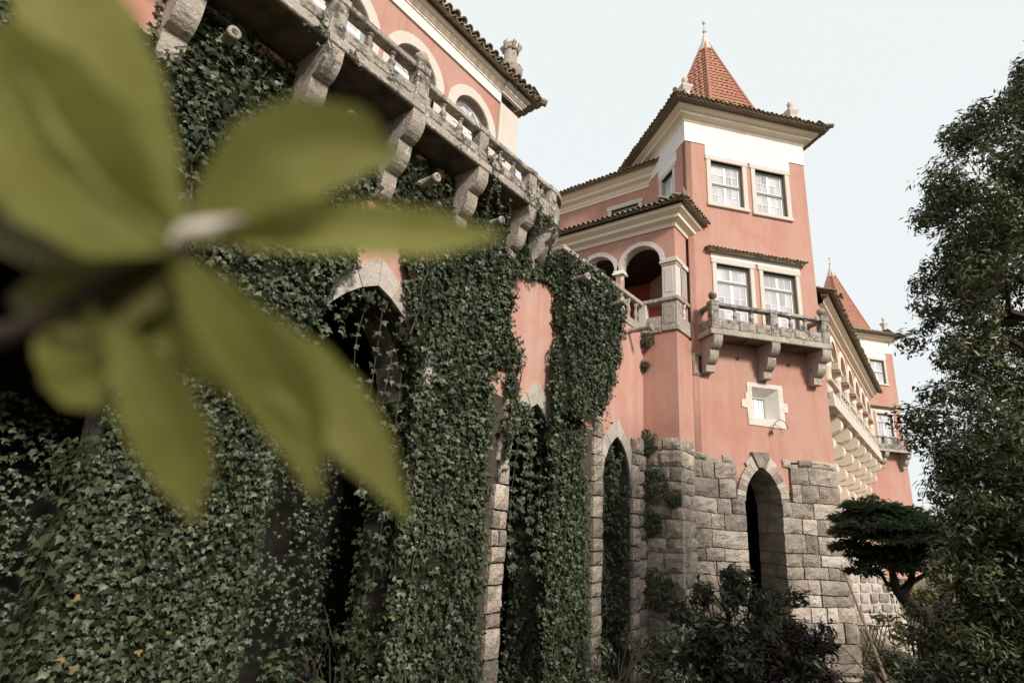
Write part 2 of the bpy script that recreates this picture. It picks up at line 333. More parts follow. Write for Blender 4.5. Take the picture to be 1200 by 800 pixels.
# ------------------------------------------------------------------ building blocks of the palace (x along the wall, -y outwards)
def sash_window(parent, u0, u1, z0, z1, v, rows_top, rows_low, label=None, mid=None, pane_low=None, rail=True):
    """two-leaf window with a transom: window > sash, pane"""
    f = MB(); b = 0.07
    f.box(u0, u0+b, v, v+.1, z0, z1); f.box(u1-b, u1, v, v+.1, z0, z1); f.box(u0+b, u1-b, v, v+.1, z1-b*1.3, z1)
    f.box(u0+b, u1-b, v, v+.1, z0, z0+.05)
    zm = mid if mid else z0+(z1-z0)*0.5
    if rail: f.box(u0+b, u1-b, v-.015, v+.1, zm-.045, zm+.045); f.box(u0+b, u1-b, v-.03, v-.016, zm-.012, zm+.02)
    win = f.build('window', m_frame, parent)
    if label: win['label'] = label
    uc = (u0+u1)/2
    for (za, zb, rows, pm) in ((z0+.05, zm-.045, rows_low, pane_low or m_pane), (zm+.045, z1-b*1.3, rows_top, m_pane)):
        if rows == 0: continue
        for (ua, ub) in ((u0+b, uc), (uc, u1-b)):
            s = MB(); e = 0.055; q = 0.022
            y0, y1 = v+.035, v+.075
            s.box(ua, ua+e, y0, y1, za, zb); s.box(ub-e, ub, y0, y1, za, zb); s.box(ua+e, ub-e, y0, y1, zb-e, zb); s.box(ua+e, ub-e, y0, y1, za, za+e)
            um = (ua+ub)/2; s.box(um-q/2, um+q/2, y0+.004, y1, za+e, zb-e)
            for i in range(1, rows):
                zz = za+e+(zb-za-2*e)*i/rows
                s.box(ua+e, um-q/2, y0+.004, y1, zz-q/2, zz+q/2); s.box(um+q/2, ub-e, y0+.004, y1, zz-q/2, zz+q/2)
            s.build('sash', m_sash, win)
            pw = (um-q/2)-(ua+e); ph = (zb-za-2*e)/rows-q*(rows > 1)
            pme = MB().box(0, pw, 0, .008, 0, ph).mesh('pane')
            for c, x in ((0, ua+e), (1, um+q/2)):
                for i in range(rows):
                    link('pane', pme, pm, win, (x, y0+.018, za+e+(zb-za-2*e)*i/rows+(q/2 if i else 0)))
    return win

def surround(parent, u0, u1, z0, z1, v, wd=.2, sill=True, ears=0.05, m=None, top=.22, bottom=True):
    """stone frame round an opening; u0..z1 is the opening"""
    s = MB(); d = .14
    s.cbox(u0-wd, u0, v-.05, v+d, z0, z1, .012); s.cbox(u1, u1+wd, v-.05, v+d, z0, z1, .012)
    s.cbox(u0-wd-ears, u1+wd+ears, v-.06, v+d, z1, z1+top, .015)
    if sill: s.cbox(u0-wd-.03, u1+wd+.03, v-.10, v+d, z0-.16, z0, .02)
    return s.build('window_surround', m or m_trim, parent)

def profile_ring(parent, name, m, u0, u1, v0, v1, prof):
    """mouldings swept round a rectangular plan; prof = (out, z)"""
    vs = []; n = len(prof)
    for (cx, cy, sx, sy) in ((u0, v0, -1, -1), (u1, v0, 1, -1), (u1, v1, 1, 1), (u0, v1, -1, 1)):
        for o, z in prof: vs.append((cx+sx*o, cy+sy*o, z))
    fs = []
    for k in range(4):
        k2 = (k+1) % 4
        for i in range(n-1): fs.append((k*n+i, k2*n+i, k2*n+i+1, k*n+i+1))
    return MB().add(vs, fs).build(name, m, parent)
CORN = [(0, 0), (.06, .0), (.09, .10), (.09, .13), (.13, .16), (.26, .22), (.30, .24), (.30, .38), (.34, .40), (.44, .47), (.49, .49), (.49, .66), (.2, .68)]

def tile_mb(b, o, along, out, pitch, length, slope, dropw=0.0, r=None, jit=None):
    """half-round tile with its mouth at o, running up the roof against `out`"""
    r = r or pitch*.43
    a = Vector(along).normalized(); q = Vector(out).normalized(); up = Vector((0, 0, 1))
    e = (-q*math.cos(slope)+up*math.sin(slope)); nrm = a.cross(e)
    if nrm.z < 0: nrm = -nrm
    vs = []; K = 6
    for (d, rr) in ((0, r), (0, r*.80), (length, r*.82), (length, r*.62)):
        for i in range(K+1):
            t = PI*i/K; vs.append(Vector(o)+e*d-a*math.cos(t)*rr+nrm*(math.sin(t)*rr))
    W = K+1; fs = []
    for i in range(K):
        fs += [(i, i+1, W+i+1, W+i), (i, 2*W+i, 2*W+i+1, i+1), (W+i, W+i+1, 3*W+i+1, 3*W+i)]
    b.add(vs, fs)
def channel_mb(b, o, along, out, pitch, length, slope):
    r = pitch*.47
    a = Vector(along).normalized(); q = Vector(out).normalized(); up = Vector((0, 0, 1))
    e = (-q*math.cos(slope)+up*math.sin(slope)); nrm = a.cross(e)
    if nrm.z < 0: nrm = -nrm
    vs = []; K = 5
    for d in (0, length):
        for rr in (r, r*.8):
            for i in range(K+1):
                t = PI*i/K; vs.append(Vector(o)+e*d-a*math.cos(t)*rr-nrm*(math.sin(t)*rr*.95))
    W = K+1; fs = []
    for i in range(K): fs += [(i, i+1, W+i+1, W+i), (i, 2*W+i, 2*W+i+1, i+1), (W+i, W+i+1, 3*W+i+1, 3*W+i)]
    b.add(vs, fs)
def eave_row(p0, p1, out, pitch, length, slope, b=None, rr=None, sk=(0, 0)):
    """mouths of a row of roof tiles from p0 to p1 (covers and channels); sk skews the ends on a hip"""
    b = b or MB(); p0 = Vector(p0); p1 = Vector(p1); n = max(1, int(round((p1-p0).length/pitch))); al = (p1-p0).normalized(); g = rr or rng
    for i in range(n+1):
        o = p0+(p1-p0)*i/n+Vector((0, 0, g.uniform(-.012, .012)))+Vector(out)*g.uniform(-.025, .025)
        L = length
        tile_mb(b, o+Vector((0, 0, .02)), al, out, pitch, L, slope)
        if i < n: channel_mb(b, o+(p1-p0)/n*.5-Vector(out)*.03+Vector((0, 0, .03)), al, out, pitch, L, slope)
    return b
def bell_spire(cx, cy, z0, z1, rad, sides, phase, tile=.2, curve=1.5):
    """bell-cast spire clad in overlapping rows of rounded tiles, hip tiles on the arrises"""
    b = MB(); rows = int((z1-z0)/(tile*1.05)); hp = MB()
    prof = lambda t: rad*((1-t)**curve*0.08+(1-t)*0.92)
    for k in range(sides):
        a0 = phase+2*PI*k/sides; a1 = phase+2*PI*(k+1)/sides
        d0 = Vector((math.sin(a0), -math.cos(a0), 0)); d1 = Vector((math.sin(a1), -math.cos(a1), 0)); nm = (d0+d1).normalized()
        for j in range(rows):
            t0 = j/rows; t1 = (j+1.12)/rows; r0 = prof(t0)+.035; r1 = prof(min(1, t1))
            za = z0+(z1-z0)*t0; zb = z0+(z1-z0)*min(1, t1)
            A0 = Vector((cx, cy, za))+d0*r0; A1 = Vector((cx, cy, za))+d1*r0; B0 = Vector((cx, cy, zb))+d0*r1; B1 = Vector((cx, cy, zb))+d1*r1
            n = max(1, int((A1-A0).length/tile)); vs = []; fs = []; m = n*3
            for (P, Q, lift) in ((A0, A1, 1.0), (B0, B1, .7)):
                for i in range(m+1):
                    ph = (i % 3); h = .035 if ph in (1, 2) else -.012
                    vs.append(P+(Q-P)*(i/m)+nm*(h*lift+rng.uniform(-.006, .006)))
            for i in range(m+1): vs.append(vs[i]-nm*.03+Vector((0, 0, .015)))
            for i in range(m): fs += [(i, i+1, m+2+i, m+1+i), (2*m+2+i, 2*m+3+i, i+1, i)]
            b.add(vs, fs)
        pts = [Vector((cx, cy, z0+(z1-z0)*t/14))+d0*(prof(t/14)+.03) for t in range(15)]
        hp.tube(pts, [.085-.03*i/14 for i in range(15)], 5)
    return b, hp
def urn(parent, c, s=1.0, m=None, name='finial'):
    b = MB().lathe([(.20*s, -.4*s), (.20*s, .02*s), (.16*s, .06*s), (.13*s, .2*s), (.17*s, .42*s), (.27*s, .58*s), (.28*s, .64*s), (.12*s, .70*s)], c, 4, 'z', PI/4)
    b.lathe([(.07*s, .68*s), (.05*s, .78*s), (.10*s, .88*s), (.11*s, .96*s), (.07*s, 1.05*s), (0, 1.1*s)], c, 8)
    return b.build(name, m or m_trim, parent)

def balcony(parent, u0, u1, z, proj, posts, corbels, m_post, kind=1, balls=(), nbal=2, rail_h=1.22, ph=.42, group_name='balcony', side=True, corb_h=1.25, lob=2, tail=.3, cw=.34, soffit=True):
    """stone balcony: balcony > slab, soffit, post, ball, rail, parapet_panel, baluster, corbel (outer face at y=-proj)"""
    g = group_node(group_name, parent)
    s = MB(); s.cbox(u0, u1, -proj, .0, z, z+.20, .02); s.build('slab', m_lich2, g)
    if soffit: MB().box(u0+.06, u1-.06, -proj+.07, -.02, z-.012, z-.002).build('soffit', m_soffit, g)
    zt = z+rail_h
    for k, u in enumerate(posts):
        b = MB(); b.cbox(u-.15, u+.15, -proj+.02, -proj+.32, z+.2, zt-.14, .015); b.cbox(u-.09, u+.09, -proj+.005, -proj+.03, z+.34, zt-.24, .006)
        b.cbox(u-.17, u+.17, -proj, -proj+.34, zt-.14, zt+(.06 if k in balls else .015), .02)
        b.build('post', m_post, g)
        if k in balls:
            b = MB(); b.lathe([(.12, 0), (.07, .04), (.07, .08), (.10, .10)]+[(.155*math.sin(a), .22-.155*math.cos(a)) for a in [PI*i/9 for i in range(3, 9)]]+[(0, .375)], (u, -proj+.17, zt+.06), 14)
            b.build('ball', m_post, g, True)
    for i in range(len(posts)-1):
        a, c = posts[i]+.17, posts[i+1]-.17
        MB().cbox(a, c, -proj+.03, -proj+.29, zt-.13, zt, .02).build('rail', m_post, g)
        pb = MB(); pb.cbox(a-.02, c+.02, -proj+.05, -proj+.27, z+.2, z+.2+ph, .015)
        n = nbal+1; wd = (c-a)/n
        pb.build('parapet_panel', m_post, g)
        for k in range(n):
            MB().cbox(a+wd*k+.08, a+wd*(k+1)-.08, -proj+.03, -proj+.06, z+.26, z+.2+ph-.06, .012).build('panel_block', m_post, g)
        for k in range(1, n):
            uu = a+wd*k; h = zt-.13-(z+.2+ph)
            b = MB().lathe([(.085, 0), (.085, h*.1), (.05, h*.16), (.075, h*.3), (.085, h*.4), (.06, h*.58), (.04, h*.72), (.05, h*.84), (.08, h*.88), (.08, h)], (uu, -proj+.16, z+.2+ph), 8)
            b.build('baluster', m_post, g)
    if side:
        for u, sg in ((posts[0], -1), (posts[-1], 1)):
            MB().cbox(u-.12, u+.12, -proj+.34, 0, zt-.13, zt, .02).build('rail', m_post, g)
            MB().cbox(u-.10, u+.10, -proj+.32, 0, z+.2, z+.2+ph, .015).build('parapet_panel', m_post, g)
    for u in corbels:
        pr = corbel_profile(proj-.03, corb_h, lob, tail)
        MB().prism([(-o, z-.004+q) for o, q in pr], u-cw/2, u+cw/2, 'x').build('corbel', m_lich2, g)
    return g

TH = math.atan2(0.771, 0.6368)                  # the towers stand turned against the wings
T0 = np.array([-7.11, 19.228, 0.0]); TF = np.array([math.cos(TH), math.sin(TH), 0]); TI = np.array([-TF[1], TF[0], 0])
def build_tower(name, label, org, near):
    t = thing(name, label, 'tower', tuple(org), TH)
    W, D = 5.72, 5.6; uL = .12
    zb = 6.0
    wins = [(1.23, 2.68, 17.34, 19.33), (3.28, 4.70, 17.30, 19.33)]
    doors = [(1.27, 2.73, 11.7, 14.70), (3.31, 4.78, 11.7, 14.70)]
    sw = (2.28, 3.78, 8.55, 10.1)
    hol = [rect(*q) for q in wins+doors]
    if near: hol += [rect(2.46, 3.58, 8.78, 9.95), rect(.19, .50, 10.22, 10.88)]
    # front: ragged lower edge of the plaster over the stones
    if near:
        edge = [(W+.02, zb+.9), (5.0, 7.4), (3.75, 7.3), (3.74, 6.3), (3.56, 5.95), (3.34, 6.5), (3.02, 7.02), (2.62, 7.3), (2.22, 7.02), (1.90, 6.5), (1.68, 5.95), (1.55, 6.0), (1.5, 6.9), (.9, 7.2), (uL, 7.2)]
        outer = [(uL, 20.05), (W, 20.05), (W, 12.0)]+edge
        MB().box(-.12, uL-.001, .004, .2, 6.9, 11.4).build('return_wall', m_pink, t)
    else: outer = [(uL, zb-4), (uL, 20.05), (W, 20.05), (W, zb-4)]
    MB().sheet(outer[::-1], hol, 0.0, .26).build('front_wall', m_pink, t)
    # left side wall with one window, and the other two sides
    lw = (1.02, 2.02, 17.3, 19.35) if near else None
    s = MB().sheet(rect(.0, D, 4, 20.05), [rect(*lw)] if near else [], 0, .26, 'x')
    s.v = [(x+uL, y, z) for x, y, z in s.v]; s.build('side_wall', m_pink, t)
    MB().box(W-.25, W, .27, D-.01, 2 if not near else 0, 20.05).build('side_wall', m_pink, t)
    MB().box(uL+.27, W-.26, D-.25, D, 2 if not near else 0, 20.05).build('back_wall', m_pink, t)
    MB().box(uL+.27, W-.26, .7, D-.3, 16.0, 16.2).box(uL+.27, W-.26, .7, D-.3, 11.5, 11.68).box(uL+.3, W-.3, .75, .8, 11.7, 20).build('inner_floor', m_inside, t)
    # frieze, cornice, eaves
    profile_ring(t, 'frieze', m_white, uL, W, 0, D, [(0, 20.03), (.03, 20.03), (.03, 20.06), (.035, 21.0), (0, 21.0)])
    profile_ring(t, 'cornice', m_cream, uL, W, 0, D, [(o, 20.98+z*.74) for o, z in CORN])
    MB().box(1.0, 4.97, -.022, -.001, 19.56, 20.028).build('window_panel', m_white, t)
    ov = .86; ze = 21.50
    tb = MB(); rr = random.Random(3)
    cs = [(uL-ov, -ov), (W+ov, -ov), (W+ov, D+ov), (uL-ov, D+ov)]; outs = [(0, -1, 0), (1, 0, 0), (0, 1, 0), (-1, 0, 0)]
    for k in range(4):
        a, c = cs[k], cs[(k+1) % 4]; o = Vector(outs[k]); al = (Vector((*c, 0))-Vector((*a, 0))).normalized()
        eave_row(Vector((*a, ze))+al*.1, Vector((*c, ze))-al*.1, o, .215, .62, R(27), tb, rr)
        eave_row(Vector((*a, ze+.24))+al*.6-o*.5, Vector((*c, ze+.24))-al*.6-o*.5, o, .215, .9, R(30), tb, rr)
    for (x, y) in cs:
        d = Vector((1 if x < 2 else -1, 1 if y < 2 else -1, 0))
        tb.tube([Vector((x, y, ze+.10))-d*.05, Vector((x, y, ze+.36))+d*.5, Vector((x, y, ze+.75))+d*1.2], [.10, .10, .08], 6)
    tb.build('eave_tiles', m_tile, t, kind='stuff')
    rk = MB(); r0 = [(x, y, ze+.06) for x, y in cs]; q = 1.75
    r1 = [(x+q*(1 if x < 2 else -1), y+q*(1 if y < 2 else -1), ze+.95) for x, y in cs]
    ins = [(x+.35*(1 if x < 2 else -1), y+.35*(1 if y < 2 else -1), ze-.03) for x, y in cs]
    rk.add(r0+r1+ins, [(k, (k+1) % 4, 4+(k+1) % 4, 4+k) for k in range(4)]+[(4, 5, 6, 7)]+[(8+k, 8+(k+1) % 4, (k+1) % 4, k) for k in range(4)]).build('roof_skirt', m_tile, t)
    b, hp = bell_spire(3.15, 2.9, 22.0, 29.0, 2.72, 6, -R(30), .24)
    b.build('spire_tiles', m_terra, t, kind='stuff'); hp.build('hip_tiles', m_terra, t)
    MB().lathe([(.40, 28.05), (.24, 28.6), (.10, 29.1), (.045, 29.35), (.10, 29.42), (.10, 29.48), (.035, 29.54), (.03, 29.9), (.085, 29.98), (.085, 30.08), (0, 30.16)], (3.15, 2.9, 0), 8).build('spire_finial', m_trim, t)
    for (x, y) in ((uL+.2, .2), (W-.2, .2), (W-.2, D-.2)): urn(t, (x, y, ze+.62), 1.25)
    # windows
    for k, (a, c, z0, z1) in enumerate(wins):
        surround(t, a, c, z0, z1, 0, .2, True)
        sash_window(t, a, c, z0, z1, .13, 2, 2, pane_low=m_pane)
    for k, (a, c, z0, z1) in enumerate(doors):
        surround(t, a, c, z0, z1, 0, .18, False)
        sash_window(t, a, c, z0, z1, .13, 1, 4, mid=14.02)
    MB().box(1.06, 5.0, -.03, -.001, 14.925, 15.13).build('window_panel', m_white, t)
    h = MB(); eave_row(Vector((.86, -.30, 15.20)), Vector((5.18, -.30, 15.20)), (0, -1, 0), .16, .34, R(14), h)
    h.box(.9, 5.12, -.20, 0, 15.135, 15.18); h.build('hood_tiles', m_tile, t, kind='stuff')
    if near:
        surround(t, lw[0], lw[1], lw[2], lw[3], 0, .18, True).matrix_local = Matrix.Translation((uL, 0, 0)) @ Matrix.Rotation(-PI/2, 4, 'Z') @ Matrix.Scale(-1, 4, (1, 0, 0))
        wl = sash_window(t, lw[0], lw[1], lw[2], lw[3], .13, 2, 2)
        wl.matrix_local = Matrix.Translation((uL, 0, 0)) @ Matrix.Rotation(-PI/2, 4, 'Z') @ Matrix.Scale(-1, 4, (1, 0, 0))
        MB().box(uL-.022, uL-.001, .7, 2.3, 19.56, 20.028).build('window_panel', m_white, t)
    balcony(t, .36, 5.36, 11.47, .92, [.58, 2.97, 5.14], [.66, 2.98, 5.1], m_lich, balls=(0, 2), nbal=2)
    return t
tower = build_tower('pink_tower', 'near pink tower with red pointed spire above a grey stone base and arched doorway', T0, True)
far_tower = build_tower('pink_tower', 'distant pink tower with orange spire at the far end of the arcade', T0+TF*25.55+TI*20.53, False)

# ---- small splayed window, vent hole and lamp bracket of the near tower
s = MB()
s.sheet([(2.28, 8.54), (3.79, 8.50), (3.77, 9.1), (3.93, 9.12), (3.93, 9.45), (3.77, 9.45), (3.75, 10.1), (2.28, 10.1), (2.28, 9.72), (2.2, 9.7), (2.2, 9.45), (2.03, 9.44), (2.03, 9.16), (2.24, 9.14), (2.26, 8.8)],
        [rect(2.47, 3.57, 8.79, 9.94)], -.03, .05)
fr = [(2.47, 8.79), (3.57, 8.79), (3.57, 9.94), (2.47, 9.94)]; bk = [(2.50, 8.86), (3.14, 8.86), (3.14, 9.58), (2.50, 9.58)]
s.add([(u, -.03, z) for u, z in fr]+[(u, .36, z) for u, z in bk], [(k, (k+1) % 4, 4+(k+1) % 4, 4+k) for k in range(4)])
s.build('splayed_surround', m_lime, tower)
sash_window(tower, 2.42, 3.24, 8.8, 9.66, .28, 0, 2, mid=9.70, rail=False, pane_low=m_panew)
MB().sheet(rect(.125, .56, 10.12, 10.96), [rect(.20, .49, 10.23, 10.86)], -.03, .24).build('vent_frame', m_rock, tower)
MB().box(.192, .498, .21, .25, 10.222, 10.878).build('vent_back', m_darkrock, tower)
bk = thing('iron_bracket', 'broken curved iron bracket fixed under the small square tower window', 'bracket', tuple(T0+TF*3.14-TI*.03+np.array([0, 0, 8.42])), TH)
MB().tube([(0, -.02, -.12), (.0, -.1, .05), (.08, -.18, .25), (.26, -.22, .36), (.45, -.22, .28), (.58, -.2, .06)], .014, 5).build('arm', m_iron, bk)
b = MB()
for i in range(9): b.tube([(0, -.03, -.06), (rng.uniform(-.12, .12), -.1+rng.uniform(-.06, .06), -.1+rng.uniform(-.16, .12))], [.03, .006], 4)
b.build('mount', m_iron, bk)
for u in (1.95, 4.1):
    h = thing('iron_hook', 'small rusty hook in the pink wall under the balcony, %s of the middle corbel' % ('left' if u < 3 else 'right'), 'hook', tuple(T0+TF*u+np.array([0, 0, 10.95])), TH)
    MB().tube([(0, .02, 0), (0, -.08, 0), (0, -.12, .05)], .018, 5).tube([(-.06, -.02, -.02), (.06, -.02, -.05)], .015, 5).build('rod', m_iron, h)

# ---- stone base of the near tower: doorway and individual blocks
AC, AR, AZS = 2.62, .70, 5.86
ap = arch_hole(AC, AR+.06, 0, AZS, 8, .95)
MB().sheet([(-.04, 0), (5.74, 0), (5.74, 7.3), (3.84, 7.25), (3.80, 5.9), (3.50, 6.0), (3.2, 6.6), (2.62, 7.15), (2.04, 6.6), (1.74, 6.0), (1.46, 5.9), (1.40, 7.2), (-.04, 7.3)], [ap], -.012, 1.36).build('base_core', m_mortar, tower)
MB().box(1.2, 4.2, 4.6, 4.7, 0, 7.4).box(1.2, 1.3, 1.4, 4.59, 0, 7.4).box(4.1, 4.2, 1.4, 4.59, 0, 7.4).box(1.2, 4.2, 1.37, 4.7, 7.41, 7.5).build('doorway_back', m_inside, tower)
apo = arch_pts(AC, AZS, AR, 9, .95)
def ring(pts, th):
    out = []
    for i, p in enumerate(pts):
        a = pts[max(0, i-1)]; c = pts[min(len(pts)-1, i+1)]; d = Vector((c[0]-a[0], c[1]-a[1])).normalized()
        out.append((p[0]-d.y*th, p[1]+d.x*th))
    return out
apt = ring(apo, .34); apt[9] = (AC, apo[9][1]+.46)
rs = random.Random(11)
for (va, vb, gap) in ((-.09, .36, .0), (.38, .84, .02), (.86, 1.34, .02)):
    for i in range(len(apo)-1):
        p, q, r_, t_ = apo[i], apo[i+1], apt[i+1], apt[i]; e = .02
        cc = ((p[0]+q[0]+r_[0]+t_[0])/4, (p[1]+q[1]+r_[1]+t_[1])/4)
        k = .955; P4 = [(cc[0]+(x-cc[0])*k, cc[1]+(z-cc[1])*k) for x, z in (p, q, r_, t_)]
        if va < 0 and i in (8, 9): continue
        MB().prism(P4, va-rs.uniform(0, .03), vb, 'y').build('arch_stone', m_rockl if (va < 0 and i in (1, 4, 7, 10, 14)) else m_rock, tower)
MB().prism([(AC-.13, apo[9][1]-.02), (AC+.13, apo[9][1]-.02), (AC+.36, apo[9][1]+.52), (AC-.36, apo[9][1]+.5)], -.13, .36, 'y').build('keystone', m_rock, tower)
for sg in (-1, 1):
    xa, xb = AC+sg*.15, AC+sg*.40
    MB().prism([(xa, apo[9][1]-.06), (xb, apo[9][1]-.28), (xb+sg*.22, apo[9][1]+.12), (xa+sg*.22, apo[9][1]+.36)][::sg], -.08, .36, 'y').build('arch_stone', m_rockl, tower)
def halfw(z):                                     # outer half width of the arch ring at height z
    if z <= AZS: return AR
    best = 0
    for x, zz in apt:
        if zz >= z: best = max(best, abs(x-AC))
    return best
z = 0.0; row = 0
while z < 7.6:
    h = rs.uniform(.34, .62); z1 = z+h
    if z1 > 7.35: z1 = 7.72; last = True
    else: last = False
    mid = (z+z1)/2
    hw = halfw(mid)+(.05 if z1 > 6.3 else 0.0)
    segs = [(-.05, AC-hw), (AC+hw, 5.74+.17*max(0, 1-mid/7))] if hw > .05 else [(-.05, 5.74)]
    if last: segs = [(-.05, 1.55), (4.15, 5.76)]
    for si, (a, c) in enumerate(segs):
        if z1 > 6.45 and not last: c, a = (min(c, 1.62), a) if si == 0 else (c, max(a, 3.76))
        x = a
        while x < c-.05:
            wd = rs.uniform(.36, 1.0); x1 = x+wd
            if c-x1 < .38: x1 = c
            v1 = .3
            if z1 <= AZS+.2 and ((si == 0 and x1 == c) or (si == 1 and x == a)): v1 = 1.3
            if last and rs.random() < .33 and .3 < x < 1.5: x = x1; continue
            zt = z1 if not last else z+rs.uniform(.24, .34)
            bat = .10*max(0, 1-mid/7.5)
            rough_stone(x+.008, x1-.008, z+.008, zt-.008, -.05-bat-rs.uniform(0, .045), v1, rs, .05).build('stone', m_rockl if rs.random() < .10 else m_rock, tower)
            x = x1
    z = z1; row += 1
    if last: break
for (u, zz, ra) in ((3.66, 7.28, .15), (1.5, 6.55, .16)):
    rough_stone(u-ra, u+ra, zz-ra, zz+ra*1.1, -.07, .2, rs, .05).build('stone', m_rock, tower)
# side of the base that turns back at the right corner
z = 0
while z < 7.4:
    h = rs.uniform(.5, .7)
    b = rough_stone(0, .9, z, z+h-.02, 0, .25, rs, .04); b.v = [(5.72+.17*max(0, 1-z/7)+.03-y, .3+x, zz) for x, y, zz in b.v]
    b.build('stone', m_rock, tower); z += h

# ------------------------------------------------------------------ loggia wing between the terrace wall and the near tower
LX, LY = -7.11, 18.12
wing = thing('loggia_wing', 'low pink wing with open round-arched loggia, joined to the left of the near tower', 'building', (LX, LY, 0))
PR = .95                                          # arches: right bay, left bay
a1 = arch_hole(-1.36, .84, 11.5, 14.26, 16); a2 = arch_hole(-3.24, .84, 11.5, 14.26, 16)
a3 = arch_hole(-5.12, .84, 11.5, 14.26, 16)
MB().sheet(rect(-7.5, 0, 11.45, 15.9), [a1, a2, a3], 0, .34).build('arcade_wall', m_pink, wing)
for cx in (-1.36, -3.24, -5.12):
    p = arch_pts(cx, 14.26, .80, 12); q = arch_pts(cx, 14.26, .98, 12)
    b = MB()
    for i in range(12): b.prism([p[i], p[i+1], q[i+1], q[i]], -.045, .36, 'y')
    b.build('arch_band', m_trim, wing)
for cx in (-2.30, -4.18):
    b = MB(); b.lathe([(.20, 12.66), (.20, 12.72), (.15, 12.78), (.135, 12.9), (.12, 13.85), (.15, 13.88), (.15, 13.93), (.13, 13.95), (.2, 14.08)], (cx, .16, 0), 12)
    b.cbox(cx-.24, cx+.24, -.07, .38, 14.08, 14.17, .015); b.cbox(cx-.20, cx+.20, -.04, .36, 14.17, 14.27, .01)
    b.build('column', m_trim, wing, True)
b = MB(); b.cbox(-.50, .035, -.035, .42, 12.76, 14.02, .02); b.cbox(-.40, -.07, -.05, .3, 12.95, 13.9, .01)
b.cbox(-.53, .06, -.06, .45, 14.02, 14.10, .01); b.cbox(-.58, .12, -.11, .5, 14.10, 14.20, .02); b.cbox(-.55, .09, -.08, .47, 14.20, 14.30, .02); b.build('corner_pillar', m_trim, wing)
b = MB(); b.cbox(-.52, .07, -.07, .42, 11.5, 12.6, .02); b.cbox(-.43, -.03, -.085, .1, 11.75, 12.45, .008); b.cbox(-.58, .13, -.13, .46, 12.6, 12.76, .025); b.build('pillar_pedestal', m_lich2, wing)
b = MB(); b.cbox(-1.28, -.58, -.08, .16, 12.62, 12.76, .02); b.build('rail', m_lich2, wing)
b = MB(); b.cbox(-1.28, -.52, -.05, .2, 11.46, 12.08, .02); b.cbox(-1.12, -.6, -.065, .1, 11.62, 11.97, .008); b.build('parapet_panel', m_lich2, wing)
MB().cbox(-1.44, -1.12, -.06, .26, 11.46, 12.62, .02).build('post', m_trim, wing)
MB().box(-1.2, -.5, .26, .3, 12.05, 12.62).build('inner_panel', m_inpink, wing)
# right-hand side with the barred opening
so = rect(.5, .98, 12.95, 14.2); sl = rect(.5, 1.0, 12.1, 12.62)
MB().sheet(rect(.34, 1.12, 11.45, 15.9), [so, sl], 0, -.3, 'x').build('side_wall', m_pink, wing)
b = MB()
for i in range(4): b.tube([(.02, .56+i*.12, 12.92), (.02, .56+i*.12, 14.2)], .021, 5)
for zz in (13.3, 13.75): b.tube([(.02, .5, zz), (.02, .98, zz)], .015, 5)
b.build('window_grille', m_bars, wing)
MB().cbox(-.08, .10, .38, 1.12, 12.66, 12.80, .02).build('rail', m_lich2, wing)
MB().cbox(-.14, .07, .40, 1.16, 11.5, 12.08, .02).build('parapet_panel', m_lich2, wing)
MB().lathe([(.09, 12.08), (.05, 12.17), (.085, 12.3), (.04, 12.48), (.08, 12.58), (.08, 12.66)], (0, .72, 0), 8).build('baluster', m_trim, wing)
MB().box(-.04, .08, .40, 1.1, 14.1, 14.28).build('lintel', m_trim, wing)
MB().box(-7.5, -.3, 3.3, 3.5, 11.4, 15.9).build('inner_wall', m_inpink, wing)
MB().box(-1.98, -1.4, 3.24, 3.3, 11.5, 13.3).build('door_surround', m_trim, wing); MB().box(-1.88, -1.5, 3.22, 3.239, 11.5, 13.2).build('door', m_wood, wing)
MB().box(-7.5, -.3, .35, 3.3, 15.0, 15.1).build('loggia_ceiling', m_wood, wing); MB().box(-8.5, -.06, .1, 3.3, 11.2, 11.44).build('loggia_floor', m_inside, wing)
b = MB(); n = len(CORN)
cp = [(o*.95, 15.55+z*.95) for o, z in CORN]
vs = []
for (x, y, sx, sy) in ((-7.6, 0, 0, -1), (0, 0, 1, -1), (0, 2.6, 1, 0)):
    for o, z in cp: vs.append((x+sx*o, y+sy*o, z))
b.add(vs, [(k*n+i, (k+1)*n+i, (k+1)*n+i+1, k*n+i+1) for k in range(2) for i in range(n-1)]).build('cornice', m_cream, wing)
tb = MB(); ov = .74; ze = 16.24; rr = random.Random(5)
eave_row((-7.6, -ov, ze), (ov-.1, -ov, ze), (0, -1, 0), .215, .6, R(25), tb, rr); eave_row((-7.6, -ov+.5, ze+.22), (ov-.65, -ov+.5, ze+.22), (0, -1, 0), .215, .9, R(25), tb, rr)
eave_row((ov, -ov+.1, ze), (ov, 1.75, ze), (1, 0, 0), .215, .6, R(25), tb, rr); eave_row((ov-.5, -ov+.6, ze+.22), (ov-.5, 2.2, ze+.22), (1, 0, 0), .215, .9, R(25), tb, rr)
tb.tube([(ov, -ov, ze+.08), (ov-.5, -ov+.5, ze+.32), (ov-1.3, -ov+1.3, ze+.68)], [.10, .10, .09], 6); tb.tube([(ov-.02, -ov+.02, ze+.1), (ov-.1, -ov+.05, ze+.38)], [.05, .03], 5)
tb.build('eave_tiles', m_tile, wing, kind='stuff')
MB().add([(-7.6, -ov+.1, ze-.02), (ov-.1, -ov+.1, ze-.02), (ov-.1, 2.0, ze-.02), (-7.6, 3.4, ze+1.4), (-1.4, 3.4, ze+1.4), (-1.4, 3.4, ze-.02)], [(0, 1, 4, 3), (1, 2, 5, 4)]).build('roof', m_tile, wing)
